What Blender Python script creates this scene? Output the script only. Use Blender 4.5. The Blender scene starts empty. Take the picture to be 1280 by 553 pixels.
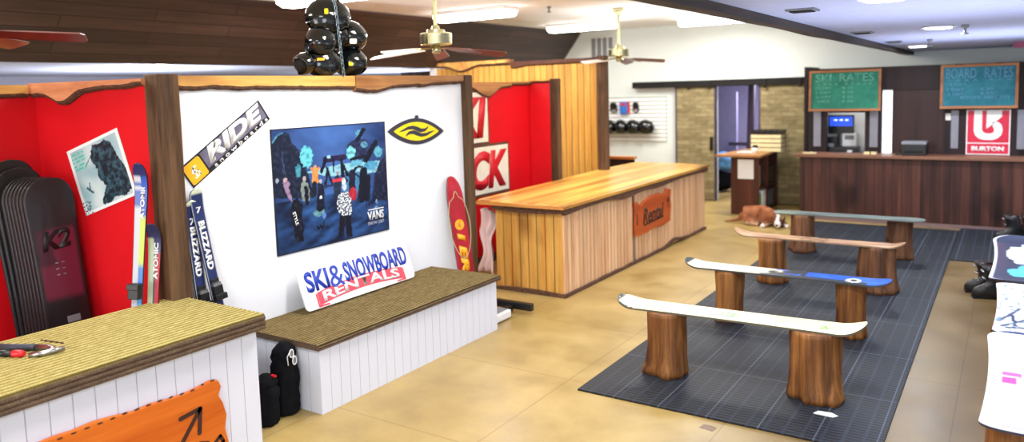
import bpy, bmesh, math, random
from mathutils import Matrix, Vector, noise
random.seed(7)
scn = bpy.context.scene
COL = scn.collection
PI = math.pi

# ------------------------------------------------------------------ colours and materials
def lin(c):
    return tuple((x/12.92 if x <= .04045 else ((x+.055)/1.055)**2.4) for x in c[:3])
def rgb(r, g, b):
    return lin((r/255, g/255, b/255))
def mix(a, b, t):
    return tuple(a[i]*(1-t)+b[i]*t for i in range(3))

class NT:
    def __init__(s, name):
        s.m = bpy.data.materials.new(name); s.m.use_nodes = True
        s.t = s.m.node_tree; s.n = s.t.nodes; s.l = s.t.links
        s.b = s.n['Principled BSDF']
    def new(s, typ, **kw):
        n = s.n.new(typ)
        for k, v in kw.items():
            if k in n.inputs: n.inputs[k].default_value = v
            else: setattr(n, k, v)
        return n
    def link(s, a, b): s.l.new(a, b)
    def math(s, op, a, b=None):
        n = s.n.new('ShaderNodeMath'); n.operation = op
        for i, v in enumerate((a, b)):
            if v is None: continue
            if isinstance(v, (int, float)): n.inputs[i].default_value = v
            else: s.l.new(v, n.inputs[i])
        return n.outputs[0]
    def ramp(s, fac, stops):
        n = s.n.new('ShaderNodeValToRGB'); e = n.color_ramp.elements
        while len(e) < len(stops): e.new(.5)
        for i, (p, c) in enumerate(stops):
            e[i].position = p; e[i].color = (*c, 1)
        s.l.new(fac, n.inputs[0]); return n.outputs[0]
    def coords(s, scale=(1, 1, 1), kind='Object'):
        tc = s.n.new('ShaderNodeTexCoord'); mp = s.n.new('ShaderNodeMapping')
        mp.inputs['Scale'].default_value = scale
        s.l.new(tc.outputs[kind], mp.inputs[0]); return mp.outputs[0]
    def noise(s, vec, scale=5, detail=4, rough=.55):
        n = s.n.new('ShaderNodeTexNoise'); n.inputs['Scale'].default_value = scale
        n.inputs['Detail'].default_value = detail; n.inputs['Roughness'].default_value = rough
        s.l.new(vec, n.inputs['Vector']); return n.outputs['Fac']
    def mul(s, c1, c2, fac=1.0, mode='MULTIPLY'):
        n = s.n.new('ShaderNodeMix'); n.data_type = 'RGBA'; n.blend_type = mode
        if isinstance(fac, (int, float)): n.inputs[0].default_value = fac
        else: s.l.new(fac, n.inputs[0])
        for i, v in ((6, c1), (7, c2)):
            if isinstance(v, tuple): n.inputs[i].default_value = (*v[:3], 1)
            else: s.l.new(v, n.inputs[i])
        return n.outputs[2]
    def bump(s, h, strength=.3, dist=.01):
        n = s.n.new('ShaderNodeBump'); n.inputs['Strength'].default_value = strength
        n.inputs['Distance'].default_value = dist
        s.l.new(h, n.inputs['Height']); s.l.new(n.outputs[0], s.b.inputs['Normal'])
    def fin(s, col, rough=.5, metal=0, spec=.5):
        if isinstance(col, tuple): s.b.inputs['Base Color'].default_value = (*col[:3], 1)
        else: s.l.new(col, s.b.inputs['Base Color'])
        s.b.inputs['Roughness'].default_value = rough; s.b.inputs['Metallic'].default_value = metal
        s.b.inputs['Specular IOR Level'].default_value = spec
        return s.m

def plain(name, c, rough=.5, metal=0, var=.06, scale=8, spec=.5):
    t = NT(name); v = t.coords(); n = t.noise(v, scale, 3)
    col = t.ramp(n, [(.3, tuple(x*(1-var) for x in c)), (.7, tuple(min(1, x*(1+var)) for x in c))])
    return t.fin(col, rough, metal, spec)

def wood(name, dark, light, axis='z', grain=40, rough=.5, plank=None, pvar=.5, knots=0, groove=0, spec=.3, mid=None, bump=.15):
    """grain runs along axis; plank=(axis index, width) varies the tone from board to board"""
    t = NT(name); st = {'x': (.06, 1, 1), 'y': (1, .06, 1), 'z': (1, 1, .06)}[axis]
    v = t.coords(st)
    vec = v
    if plank:
        tc = t.n.new('ShaderNodeTexCoord'); sep = t.n.new('ShaderNodeSeparateXYZ')
        t.link(tc.outputs['Object'], sep.inputs[0])
        q = t.math('DIVIDE', sep.outputs[plank[0]], plank[1])
        q0 = t.math('ADD', q, 100.0)
        fl = t.math('FLOOR', q0)
        wn = t.n.new('ShaderNodeTexWhiteNoise'); wn.noise_dimensions = '1D'
        t.link(fl, wn.inputs['W'])
        add = t.n.new('ShaderNodeVectorMath'); add.operation = 'MULTIPLY_ADD'
        t.link(wn.outputs['Color'], add.inputs[0]); add.inputs[1].default_value = (9, 9, 9)
        t.link(v, add.inputs[2]); vec = add.outputs[0]
    n1 = t.noise(vec, grain*.35, 5, .6); n2 = t.noise(vec, grain*1.7, 3, .7)
    f = t.math('ADD', t.math('MULTIPLY', n1, .7), t.math('MULTIPLY', n2, .3))
    stops = [(.36, dark), (.62, light)] if mid is None else [(.34, dark), (.48, mid), (.64, light)]
    col = t.ramp(f, stops)
    if plank:
        sh = t.math('ADD', t.math('MULTIPLY', wn.outputs['Value'], pvar), 1-pvar*.55)
        comb = t.n.new('ShaderNodeCombineColor')
        for i in range(3): t.link(sh, comb.inputs[i])
        col = t.mul(col, comb.outputs[0])
        if groove:
            fr = t.math('FRACT', q0)
            e = t.math('ABSOLUTE', t.math('SUBTRACT', fr, .5))
            g = t.math('GREATER_THAN', e, .5-groove/2)
            col = t.mul(col, tuple(x*.25 for x in dark), g, 'MIX')
    if knots:
        vk = t.coords({'x': (.4, 1, 1), 'y': (1, .4, 1), 'z': (1, 1, .4)}[axis])
        k = t.noise(vk, knots, 1, .4)
        kk = t.ramp(k, [(.62, (1, 1, 1)), (.74, (.35, .25, .2))])
        col = t.mul(col, kk)
    t.bump(f, bump, .004)
    return t.fin(col, rough, 0, spec)

def emit(name, c, s):
    t = NT(name); t.b.inputs['Base Color'].default_value = (*c, 1)
    t.b.inputs['Emission Color'].default_value = (*c, 1); t.b.inputs['Emission Strength'].default_value = s
    return t.m

def painted(name, rough=.4, spec=.4, coat=0):
    t = NT(name); a = t.n.new('ShaderNodeAttribute'); a.attribute_name = 'Col'
    t.link(a.outputs['Color'], t.b.inputs['Base Color'])
    t.b.inputs['Coat Weight'].default_value = coat
    t.b.inputs['Roughness'].default_value = rough; t.b.inputs['Specular IOR Level'].default_value = spec
    return t.m

M = {}
M['white_wall'] = plain('white_wall', rgb(240, 243, 250), .6, var=.02, scale=1.2)
M['back_wall'] = plain('back_wall', rgb(220, 226, 222), .7, var=.03, scale=.8)
M['ceiling'] = plain('ceiling_paint', rgb(232, 232, 230), .8, var=.02)
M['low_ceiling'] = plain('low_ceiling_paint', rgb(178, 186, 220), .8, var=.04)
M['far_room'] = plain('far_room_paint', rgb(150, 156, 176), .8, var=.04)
M['red'] = plain('red_paint', rgb(212, 10, 24), .55, var=.07, scale=1.5, spec=.25)
M['rail_black'] = plain('rail_black', rgb(32, 30, 29), .8, spec=.2)
M['post'] = wood('rough_dark_post', rgb(56, 38, 24), rgb(112, 82, 56), 'z', 34, .75, knots=4)
M['beam'] = wood('dark_beam', rgb(48, 42, 40), rgb(78, 68, 64), 'y', 20, .7)
M['pine_x'] = wood('pine_boards_end', rgb(186, 122, 48), rgb(230, 178, 92), 'z', 24, .5, plank=(0, .1), pvar=.25, knots=3)
M['pine_y'] = wood('pine_boards_front', rgb(198, 146, 104), rgb(236, 196, 154), 'z', 26, .5, plank=(1, .085), pvar=.22)
M['pine_panel'] = wood('pine_panel', rgb(172, 118, 46), rgb(220, 168, 80), 'z', 20, .5, plank=(0, .105), pvar=.3, groove=.09)
M['dark_panel'] = wood('dark_board_panel', rgb(48, 38, 34), rgb(80, 66, 58), 'z', 20, .6, plank=(0, .12), pvar=.3, groove=.08)
M['slab'] = wood('live_edge_slab', rgb(184, 118, 58), rgb(240, 190, 104), 'y', 16, .45, knots=2)
M['slab_x'] = wood('live_edge_slab_x', rgb(176, 104, 68), rgb(224, 156, 112), 'x', 16, .45, knots=2)
M['slab_brown'] = wood('live_edge_slab_brown', rgb(130, 82, 48), rgb(206, 150, 92), 'y', 14, .5, knots=2)
M['bark'] = plain('bark', rgb(88, 58, 40), .9, var=.5, scale=30)
M['countertop'] = wood('resin_counter_planks', rgb(150, 78, 30), rgb(250, 208, 110), 'y', 9, .28, plank=(0, .14), pvar=.5, mid=rgb(232, 172, 82), knots=1.5, spec=.5)
M['countertop_edge'] = wood('resin_counter_edge', rgb(170, 96, 44), rgb(232, 168, 88), 'x', 14, .35)
M['desk'] = wood('dark_stained_boards', rgb(40, 20, 16), rgb(92, 53, 42), 'z', 14, .5, plank=(0, .125), pvar=.5, knots=3, groove=.05)
M['desk_top'] = wood('dark_desk_top', rgb(96, 60, 46), rgb(140, 98, 74), 'x', 14, .4)
M['facade'] = wood('facade_wood', rgb(24, 14, 16), rgb(44, 27, 30), 'z', 12, .6)
M['door_wood'] = wood('brown_door', rgb(36, 20, 20), rgb(60, 35, 33), 'z', 12, .5)
M['cabinet_brown'] = wood('brown_cabinet', rgb(66, 34, 22), rgb(92, 50, 34), 'z', 10, .5)
M['cabinet_top'] = wood('orange_cabinet_top', rgb(136, 88, 44), rgb(184, 130, 78), 'y', 10, .4)
M['stump'] = wood('peeled_log', rgb(60, 36, 16), rgb(164, 110, 56), 'z', 26, .6, knots=7, mid=rgb(112, 68, 30), bump=.8)
M['stump_dark'] = wood('peeled_log_dark', rgb(52, 32, 20), rgb(138, 96, 64), 'z', 26, .65, knots=7, mid=rgb(94, 60, 38), bump=.6)
M['orange_wood'] = wood('orange_stained_sign', rgb(190, 84, 16), rgb(228, 122, 40), 'y', 12, .45, knots=2)
M['orange_wood_far'] = wood('burnt_orange_sign', rgb(160, 66, 26), rgb(200, 98, 46), 'y', 12, .5)
M['charcoal'] = plain('charcoal_stroke', rgb(60, 28, 14), .8)
M['board_white'] = plain('white_boards', rgb(222, 226, 238), .5, var=.02, scale=2)
M['board_gap'] = plain('board_gap', rgb(176, 186, 208), .8)
M['black'] = plain('black_plastic', rgb(20, 20, 22), .35)
M['black_gloss'] = plain('black_gloss', rgb(10, 14, 14), .1, spec=.7)
M['black_cloth'] = plain('black_cloth', rgb(20, 20, 24), .95, var=.3, scale=20, spec=.1)
M['dark_pad'] = plain('dark_padding', rgb(14, 14, 14), .95)
M['grey'] = plain('grey_plastic', rgb(120, 124, 130), .5)
M['grey_panel'] = plain('frosted_grey_panel', rgb(128, 128, 138), .4)
M['white'] = plain('white_plastic', rgb(238, 238, 236), .4, var=.02)
M['paper'] = plain('paper', rgb(226, 222, 214), .8, var=.03)
M['steel'] = plain('steel', rgb(176, 178, 182), .3, metal=1)
M['chain'] = plain('galvanised_chain', rgb(120, 140, 150), .35, metal=.8)
M['brass'] = plain('antique_brass', rgb(206, 200, 156), .25, metal=1)
M['rod'] = plain('cream_rod', rgb(206, 204, 150), .4)
M['blade'] = wood('fan_blade_mahogany', rgb(72, 28, 24), rgb(112, 50, 40), 'x', 12, .3, spec=.8)
M['blade_glare'] = plain('fan_blade_glare', rgb(226, 216, 206), .35)  # pale blades: lamp glare on the undersides put into the colour
M['tool_red'] = plain('red_handle', rgb(206, 24, 36), .35)
M['tool_grey'] = plain('dark_grip', rgb(52, 58, 72), .5)
M['ink_blue'] = plain('blue_ink', rgb(26, 58, 176), .4)
M['ink_red'] = plain('red_ink', rgb(216, 66, 84), .4)
M['ink_white'] = plain('white_ink', rgb(238, 240, 242), .5, var=.01)
M['ink_black'] = plain('black_ink', rgb(20, 18, 24), .5)
M['ink_brush'] = plain('red_brush_ink', rgb(206, 24, 40), .5)
M['sign_cream'] = plain('sign_cream', rgb(232, 226, 208), .6)
M['yellow'] = plain('yellow_vinyl', rgb(252, 222, 24), .4)
M['amber'] = plain('amber_vinyl', rgb(250, 178, 24), .4)
M['navy'] = plain('dark_slate_vinyl', rgb(52, 50, 66), .45)
M['burton_red'] = plain('signal_red_panel', rgb(206, 12, 56), .4)
M['sky_blue'] = plain('blue_label', rgb(40, 110, 190), .5)
M['cloth_pink'] = plain('pale_cloth', rgb(238, 214, 212), .9, var=.05)
M['rope'] = plain('cream_rope', rgb(206, 178, 140), .9)
M['green_box'] = plain('green_box', rgb(90, 140, 64), .6)
M['yellow_folder'] = plain('yellow_folder', rgb(226, 170, 20), .6)
M['blue_bag'] = plain('blue_bag', rgb(90, 150, 200), .7, var=.4, scale=10)
M['cream_slat'] = plain('cream_slats', rgb(226, 210, 160), .6)
M['mat_edge'] = plain('rubber', rgb(30, 34, 42), .7)
M['chalk_frame'] = wood('chalkboard_frame', rgb(120, 74, 46), rgb(176, 116, 74), 'x', 10, .6)
M['chalk'] = plain('chalk', rgb(88, 156, 136), .9)
M['chalk_blue'] = plain('chalk_cool', rgb(84, 132, 162), .9)
M['painted'] = painted('painted_graphics', .35, .4, .1)
M['poster_print'] = painted('poster_print', .45, .3)
M['fur'] = painted('dog_fur', .9, .1)
M['light'] = emit('fluorescent_diffuser', (1, .99, .96), 18)
M['light_cool'] = emit('cool_diffuser', (.95, .97, 1), 8)
M['screen'] = emit('lit_screen', rgb(40, 80, 210), 1.2)
M['glow_jamb'] = emit('glowing_jamb', (.93, .97, 1), 1.0)

# chalkboard slate
def slate(name, a, b):
    t = NT(name); n = t.noise(t.coords(), 3.2, 6, .7)
    return t.fin(t.ramp(n, [(.35, a), (.65, b)]), .85)
M['slate_green'] = slate('chalkboard_green', rgb(24, 100, 84), rgb(48, 132, 108))
M['slate_teal'] = slate('chalkboard_teal', rgb(22, 88, 104), rgb(44, 118, 132))

# concrete floor with joints
t = NT('sealed_floor'); v = t.coords()
n1 = t.noise(v, .55, 3); n2 = t.noise(v, 2.2, 6, .6); n3 = t.noise(v, 60, 2)
base = t.ramp(n2, [(.25, rgb(150, 124, 70)), (.5, rgb(172, 146, 88)), (.75, rgb(188, 162, 104))])
base = t.mul(base, t.ramp(n1, [(.35, (.86, .84, .82)), (.7, (1.0, 1.0, 1.0))]))
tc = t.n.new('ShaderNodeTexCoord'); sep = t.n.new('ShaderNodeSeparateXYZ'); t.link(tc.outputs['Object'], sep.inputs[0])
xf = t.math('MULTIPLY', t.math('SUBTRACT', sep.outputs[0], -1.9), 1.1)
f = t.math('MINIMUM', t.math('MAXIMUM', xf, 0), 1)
base = t.mul(base, t.mul((1, 1, 1), rgb(180, 176, 190), f, 'MIX'))  # yellower light left, greyer right, painted into the floor colour
br = t.n.new('ShaderNodeTexBrick'); br.offset = 0; br.inputs['Scale'].default_value = 1
mp = t.n.new('ShaderNodeMapping'); mp.inputs['Location'].default_value = (.26, .11, 0)
t.link(tc.outputs['Object'], mp.inputs[0]); t.link(mp.outputs[0], br.inputs['Vector'])
br.inputs['Brick Width'].default_value = 1.22; br.inputs['Row Height'].default_value = 1.22
br.inputs['Mortar Size'].default_value = .007; br.inputs['Mortar Smooth'].default_value = .6
base = t.mul(base, (.5, .42, .36), t.math('MULTIPLY', br.outputs['Fac'], .55), 'MULTIPLY')
rr = t.ramp(n2, [(.3, (.3,)*3), (.7, (.42,)*3)]); t.link(rr, t.b.inputs['Roughness'])
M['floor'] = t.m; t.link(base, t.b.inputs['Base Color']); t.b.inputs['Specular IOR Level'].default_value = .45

# drainage mat: dark cells between lighter bars, seams every mat
t = NT('drainage_mat'); tc = t.n.new('ShaderNodeTexCoord')
def brick(bw, rh, ms, c1, c2, off=0, loc=(0, 0, 0)):
    b = t.n.new('ShaderNodeTexBrick'); b.offset = off; b.inputs['Scale'].default_value = 1
    mp = t.n.new('ShaderNodeMapping'); mp.inputs['Location'].default_value = loc
    t.link(tc.outputs['Object'], mp.inputs[0]); t.link(mp.outputs[0], b.inputs['Vector'])
    b.inputs['Brick Width'].default_value = bw; b.inputs['Row Height'].default_value = rh
    b.inputs['Mortar Size'].default_value = ms; b.inputs['Mortar Smooth'].default_value = .2
    b.inputs['Color1'].default_value = (*c1, 1); b.inputs['Color2'].default_value = (*c1, 1); b.inputs['Mortar'].default_value = (*c2, 1)
    return b
cell = brick(.11, .04, .010, rgb(10, 13, 18), rgb(36, 43, 55))
seam = brick(.33, .915, .005, (0, 0, 0), (1, 1, 1), 0, (.04, .24, 0))
col = t.mul(cell.outputs['Color'], rgb(92, 102, 118), t.math('MULTIPLY', seam.outputs['Fac'], .55), 'MIX')
t.bump(cell.outputs['Fac'], .5, .01)
M['mat'] = t.fin(col, .6, 0, .4)

# ribbed olive carpet
def carpet(name, a, b, c, rib=.03, ph=0, axis_x=True):
    t = NT(name); v = t.coords((1, 1, 1)); n = t.noise(v, 140, 2, .7)
    v2 = t.coords((60, 14, 60)); n2 = t.noise(v2, 1, 3, .8)
    f = t.math('ADD', t.math('MULTIPLY', n, .5), t.math('MULTIPLY', n2, .5))
    col = t.ramp(f, [(.34, mix(a, b, .45)), (.5, b), (.64, mix(b, c, .7))])
    tc = t.n.new('ShaderNodeTexCoord'); sep = t.n.new('ShaderNodeSeparateXYZ'); t.link(tc.outputs['Object'], sep.inputs[0])
    def comb(ax, k, off): return t.math('ABSOLUTE', t.math('SUBTRACT', t.math('FRACT', t.math('ADD', t.math('MULTIPLY', sep.outputs[ax], k), off+100)), .5))
    e = comb(0, 1/rib, ph)
    line = t.ramp(e, [(.20, (1, 1, 1)), (.46, mix((1, 1, 1), a, .9))])  # valleys between ribs darkened in the colour to deepen their shade
    if axis_x: col = t.mul(col, line)
    dash = comb(1, 70, 0)
    col = t.mul(col, t.ramp(dash, [(.3, (1, 1, 1)), (.45, (.86, .84, .80))]))
    t.bump(f, .5, .005)
    return t.fin(col, .95, 0, .1)
M['carpet'] = carpet('ribbed_carpet', rgb(96, 82, 42), rgb(178, 164, 100), rgb(212, 202, 146),   .90/22, .5/(.90/22))
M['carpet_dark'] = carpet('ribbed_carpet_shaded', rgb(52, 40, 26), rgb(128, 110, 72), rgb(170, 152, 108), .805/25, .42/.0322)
M['carpet_edge'] = carpet('ribbed_carpet_edge', rgb(52, 36, 30), rgb(96, 78, 64), rgb(136, 116, 92), axis_x=False)

# soffit planks (long boards running along y)
t = NT('soffit_planks'); tc = t.n.new('ShaderNodeTexCoord'); sep = t.n.new('ShaderNodeSeparateXYZ'); t.link(tc.outputs['Object'], sep.inputs[0])
cmb = t.n.new('ShaderNodeCombineXYZ'); t.link(sep.outputs[1], cmb.inputs[0]); t.link(t.math('MULTIPLY', sep.outputs[2], 1.3), cmb.inputs[1])
b = t.n.new('ShaderNodeTexBrick'); t.link(cmb.outputs[0], b.inputs['Vector']); b.inputs['Scale'].default_value = 1
b.inputs['Brick Width'].default_value = 1.9; b.inputs['Row Height'].default_value = .15; b.inputs['Mortar Size'].default_value = .006
b.inputs['Color1'].default_value = (*rgb(46, 34, 31), 1); b.inputs['Color2'].default_value = (*rgb(66, 48, 42), 1); b.inputs['Mortar'].default_value = (*rgb(30, 20, 18), 1)
g = t.noise(t.coords((1, .05, 1)), 26, 5, .6)
M['soffit'] = t.fin(t.mul(b.outputs['Color'], t.ramp(g, [(.3, (.6,)*3), (.7, (1.25,)*3)])), .5, 0, .4)

# stacked stone cladding of the sliding doors
t = NT('stone_cladding'); tc = t.n.new('ShaderNodeTexCoord'); sep = t.n.new('ShaderNodeSeparateXYZ'); t.link(tc.outputs['Object'], sep.inputs[0])
cmb = t.n.new('ShaderNodeCombineXYZ'); t.link(sep.outputs[0], cmb.inputs[0]); t.link(sep.outputs[2], cmb.inputs[1])
b = t.n.new('ShaderNodeTexBrick'); t.link(cmb.outputs[0], b.inputs['Vector']); b.inputs['Scale'].default_value = 1
b.inputs['Brick Width'].default_value = .24; b.inputs['Row Height'].default_value = .075; b.inputs['Mortar Size'].default_value = .003
b.inputs['Color1'].default_value = (*rgb(128, 116, 86), 1); b.inputs['Color2'].default_value = (*rgb(158, 146, 112), 1); b.inputs['Mortar'].default_value = (*rgb(114, 102, 76), 1)
g = t.noise(t.coords((1, 1, 2)), 7, 4, .6)
M['stone'] = t.fin(t.mul(b.outputs['Color'], t.ramp(g, [(.3, (.75, .72, .66)), (.7, (1.15, 1.12, 1.05))])), .85, 0, .2)

# ------------------------------------------------------------------ mesh helpers (all shapes authored in world space unless M given)
WM = {}
def bm_new(): return bmesh.new()
def box(bm, x0, x1, y0, y1, z0, z1, mi=0, Mx=None):
    c = [(x0, y0, z0), (x1, y0, z0), (x1, y1, z0), (x0, y1, z0), (x0, y0, z1), (x1, y0, z1), (x1, y1, z1), (x0, y1, z1)]
    vs = [bm.verts.new(Mx @ Vector(p) if Mx else p) for p in c]
    for f in ((0, 3, 2, 1), (4, 5, 6, 7), (0, 1, 5, 4), (1, 2, 6, 5), (2, 3, 7, 6), (3, 0, 4, 7)):
        fc = bm.faces.new([vs[i] for i in f]); fc.material_index = mi
    return vs
def prism(bm, pts, h, Mx=None, mi=0, z0=0):
    """extrude a 2D outline (in local xy) from z0 to z0+h"""
    n = len(pts); T = (lambda p: Mx @ Vector(p)) if Mx else (lambda p: p)
    a = [bm.verts.new(T((p[0], p[1], z0))) for p in pts]; b = [bm.verts.new(T((p[0], p[1], z0+h))) for p in pts]
    fs = [bm.faces.new(b), bm.faces.new(a[::-1])]
    for i in range(n): fs.append(bm.faces.new((a[i], a[(i+1) % n], b[(i+1) % n], b[i])))
    for f in fs: f.material_index = mi
def frame_to(p0, p1):
    d = (Vector(p1)-Vector(p0)); L = d.length; q = d.to_track_quat('Z', 'Y')
    return Matrix.Translation(p0) @ q.to_matrix().to_4x4(), L
def lathe(bm, prof, seg=24, Mx=None, mi=0, cap=True, smooth=True, wob=None):
    rings = []
    for k, (r, z) in enumerate(prof):
        ring = []
        for i in range(seg):
            a = 2*PI*i/seg; rr = r if wob is None else r*wob(a, z)
            p = Vector((rr*math.cos(a), rr*math.sin(a), z)); ring.append(bm.verts.new(Mx @ p if Mx else p))
        rings.append(ring)
    for a, b in zip(rings, rings[1:]):
        for i in range(seg):
            f = bm.faces.new((a[i], a[(i+1) % seg], b[(i+1) % seg], b[i])); f.smooth = smooth; f.material_index = mi
    if cap:
        f = bm.faces.new(rings[0][::-1]); f.material_index = mi
        f = bm.faces.new(rings[-1]); f.material_index = mi
def cyl(bm, p0, p1, r0, r1=None, seg=16, mi=0):
    r1 = r0 if r1 is None else r1; Mx, L = frame_to(p0, p1)
    lathe(bm, [(r0, 0), (r1, L)], seg, Mx, mi)
def tube(bm, pts, r, seg=8, closed=False, mi=0):
    pts = [Vector(p) for p in pts]; n = len(pts); rings = []; up = None
    for i, p in enumerate(pts):
        if closed: d = pts[(i+1) % n]-pts[i-1]
        else: d = pts[min(i+1, n-1)]-pts[max(i-1, 0)]
        d.normalize()
        if up is None:
            up = Vector((0, 0, 1)) if abs(d.z) < .9 else Vector((1, 0, 0))
        s = d.cross(up).normalized(); up = s.cross(d).normalized()
        rings.append([bm.verts.new(p+(s*math.cos(2*PI*k/seg)+up*math.sin(2*PI*k/seg))*r) for k in range(seg)])
    m = n if closed else n-1
    for i in range(m):
        a, b = rings[i], rings[(i+1) % n]
        for k in range(seg):
            f = bm.faces.new((a[k], a[(k+1) % seg], b[(k+1) % seg], b[k])); f.smooth = True; f.material_index = mi
    if not closed:
        bm.faces.new(rings[0][::-1]); bm.faces.new(rings[-1])
def ellipsoid(bm, Mx, seg=24, rings=14, mi=0):
    bmesh.ops.create_uvsphere(bm, u_segments=seg, v_segments=rings, radius=1, matrix=Mx)
    for f in bm.faces:
        f.smooth = True

def obj(name, bm, mats, parent=None, bevel=0, origin=None, smooth=False):
    if not isinstance(mats, (list, tuple)): mats = [mats]
    bmesh.ops.recalc_face_normals(bm, faces=bm.faces)
    me = bpy.data.meshes.new(name)
    o = bpy.data.objects.new(name, me)
    if parent is not None:
        W = WM[parent.name]; bm.transform(W.inverted()); o.parent = parent
    else:
        if origin is None:
            xs = [v.co for v in bm.verts]
            origin = Vector(((min(v.x for v in xs)+max(v.x for v in xs))/2, (min(v.y for v in xs)+max(v.y for v in xs))/2, min(v.z for v in xs)))
        W = Matrix.Translation(origin); bm.transform(W.inverted()); o.location = origin
    if smooth:
        for f in bm.faces: f.smooth = True
    bm.to_mesh(me); bm.free()
    for m in mats: me.materials.append(M[m] if isinstance(m, str) else m)
    COL.objects.link(o); WM[o.name] = W if parent is not None else Matrix.Translation(o.location)
    if bevel:
        md = o.modifiers.new('bevel', 'BEVEL'); md.width = bevel; md.segments = 2; md.limit_method = 'ANGLE'
    return o
def tag(o, label, cat, group=None):
    o['label'] = label; o['category'] = cat
    if group: o['group'] = group
    return o
def struct(name, bm, mats, parent=None):
    o = obj(name, bm, mats, parent, origin=(0, 0, 0) if parent is None else None)
    if parent is None: o['kind'] = 'structure'
    return o
def thing(name, label, cat, loc=(0, 0, 0), rz=0, group=None):
    o = bpy.data.objects.new(name, None); o.empty_display_size = .1; COL.objects.link(o)
    o.location = loc; o.rotation_euler = (0, 0, rz)
    WM[o.name] = Matrix.Translation(loc) @ Matrix.Rotation(rz, 4, 'Z')
    return tag(o, label, cat, group)
def dup(root, loc, label=None, rz=None, group=None):
    r = root.copy(); COL.objects.link(r); r.location = loc
    if rz is not None: r.rotation_euler = (0, 0, rz)
    if label: r['label'] = label
    if group: r['group'] = group
    for ch in list(root.children):
        c = ch.copy(); COL.objects.link(c); c.parent = r
        for g in ch.children:
            d = g.copy(); COL.objects.link(d); d.parent = c
    return r
def recolor(root, part, mat):
    for ch in root.children:
        if ch.name.split('.')[0] == part:
            ch.data = ch.data.copy(); ch.data.materials[0] = M[mat]

def basis(o, u, v, n):
    m = Matrix.Identity(4)
    for i, a in enumerate((u, v, n)):
        a = Vector(a)
        for k in range(3): m[k][i] = a[k]
    for k in range(3): m[k][3] = o[k]
    return m
def wallX(x, y, z, rot=0):        # face looking +X: u=+Y, v=+Z
    return basis((x, y, z), (0, 1, 0), (0, 0, 1), (1, 0, 0)) @ Matrix.Rotation(rot, 4, 'Z')
def wallY(x, y, z, rot=0):        # face looking -Y: u=+X, v=+Z
    return basis((x, y, z), (1, 0, 0), (0, 0, 1), (0, -1, 0)) @ Matrix.Rotation(rot, 4, 'Z')

def text_bm(s, w, h, Mx, depth=.002, bold=.0, shear=0, z=.001, space=1.0, warp=None, bm=None):
    """lettering fitted to a w x h box centred on the local origin of Mx"""
    cu = bpy.data.curves.new('t', 'FONT'); cu.body = s; cu.size = 1; cu.extrude = .0; cu.offset = bold; cu.shear = shear
    cu.space_character = space; cu.resolution_u = 4
    o = bpy.data.objects.new('t', cu); COL.objects.link(o)
    dg = bpy.context.evaluated_depsgraph_get(); me = bpy.data.meshes.new_from_object(o.evaluated_get(dg))
    t = bmesh.new(); t.from_mesh(me)
    bpy.data.objects.remove(o); bpy.data.curves.remove(cu); bpy.data.meshes.remove(me)
    xs = [v.co.x for v in t.verts]; ys = [v.co.y for v in t.verts]
    x0, x1, y0, y1 = min(xs), max(xs), min(ys), max(ys)
    r = bmesh.ops.extrude_face_region(t, geom=list(t.faces))
    up = [v for v in r['geom'] if isinstance(v, bmesh.types.BMVert)]; ups = set(up)
    for v in t.verts:
        x = ((v.co.x-x0)/(x1-x0)-.5)*w; y = ((v.co.y-y0)/(y1-y0)-.5)*h
        if warp: x, y = warp(x, y)
        v.co = Mx @ Vector((x, y, z+(depth if v in ups else 0)))
    if bm is None: return t
    me = bpy.data.meshes.new('tmp'); t.to_mesh(me); t.free(); bm.from_mesh(me); bpy.data.meshes.remove(me)
    return bm

def paint_grid(bm, w, h, nx, ny, fn, Mx, z=0):
    """flat printed sheet: colour per vertex from fn(u,v) with u,v in 0..1 (v up)"""
    lay = bm.loops.layers.float_color.get('Col') or bm.loops.layers.float_color.new('Col')
    vs = [[bm.verts.new(Mx @ Vector(((i/nx-.5)*w, (j/ny-.5)*h, z))) for i in range(nx+1)] for j in range(ny+1)]
    cs = [[(*fn(i/nx, j/ny), 1) for i in range(nx+1)] for j in range(ny+1)]
    for j in range(ny):
        for i in range(nx):
            f = bm.faces.new((vs[j][i], vs[j][i+1], vs[j+1][i+1], vs[j+1][i]))
            for l, (a, b) in zip(f.loops, ((j, i), (j, i+1), (j+1, i+1), (j+1, i))): l[lay] = cs[a][b]

def nz(x, y, z=0): return noise.noise(Vector((x, y, z)))
def inpoly(x, y, P):
    c = False; j = len(P)-1
    for i in range(len(P)):
        xi, yi = P[i]; xj, yj = P[j]
        if (yi > y) != (yj > y) and x < (xj-xi)*(y-yi)/(yj-yi)+xi: c = not c
        j = i
    return c
def seg_d(x, y, x0, y0, x1, y1):
    dx, dy = x1-x0, y1-y0; t = max(0, min(1, ((x-x0)*dx+(y-y0)*dy)/(dx*dx+dy*dy)))
    return math.hypot(x-x0-t*dx, y-y0-t*dy)

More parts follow.
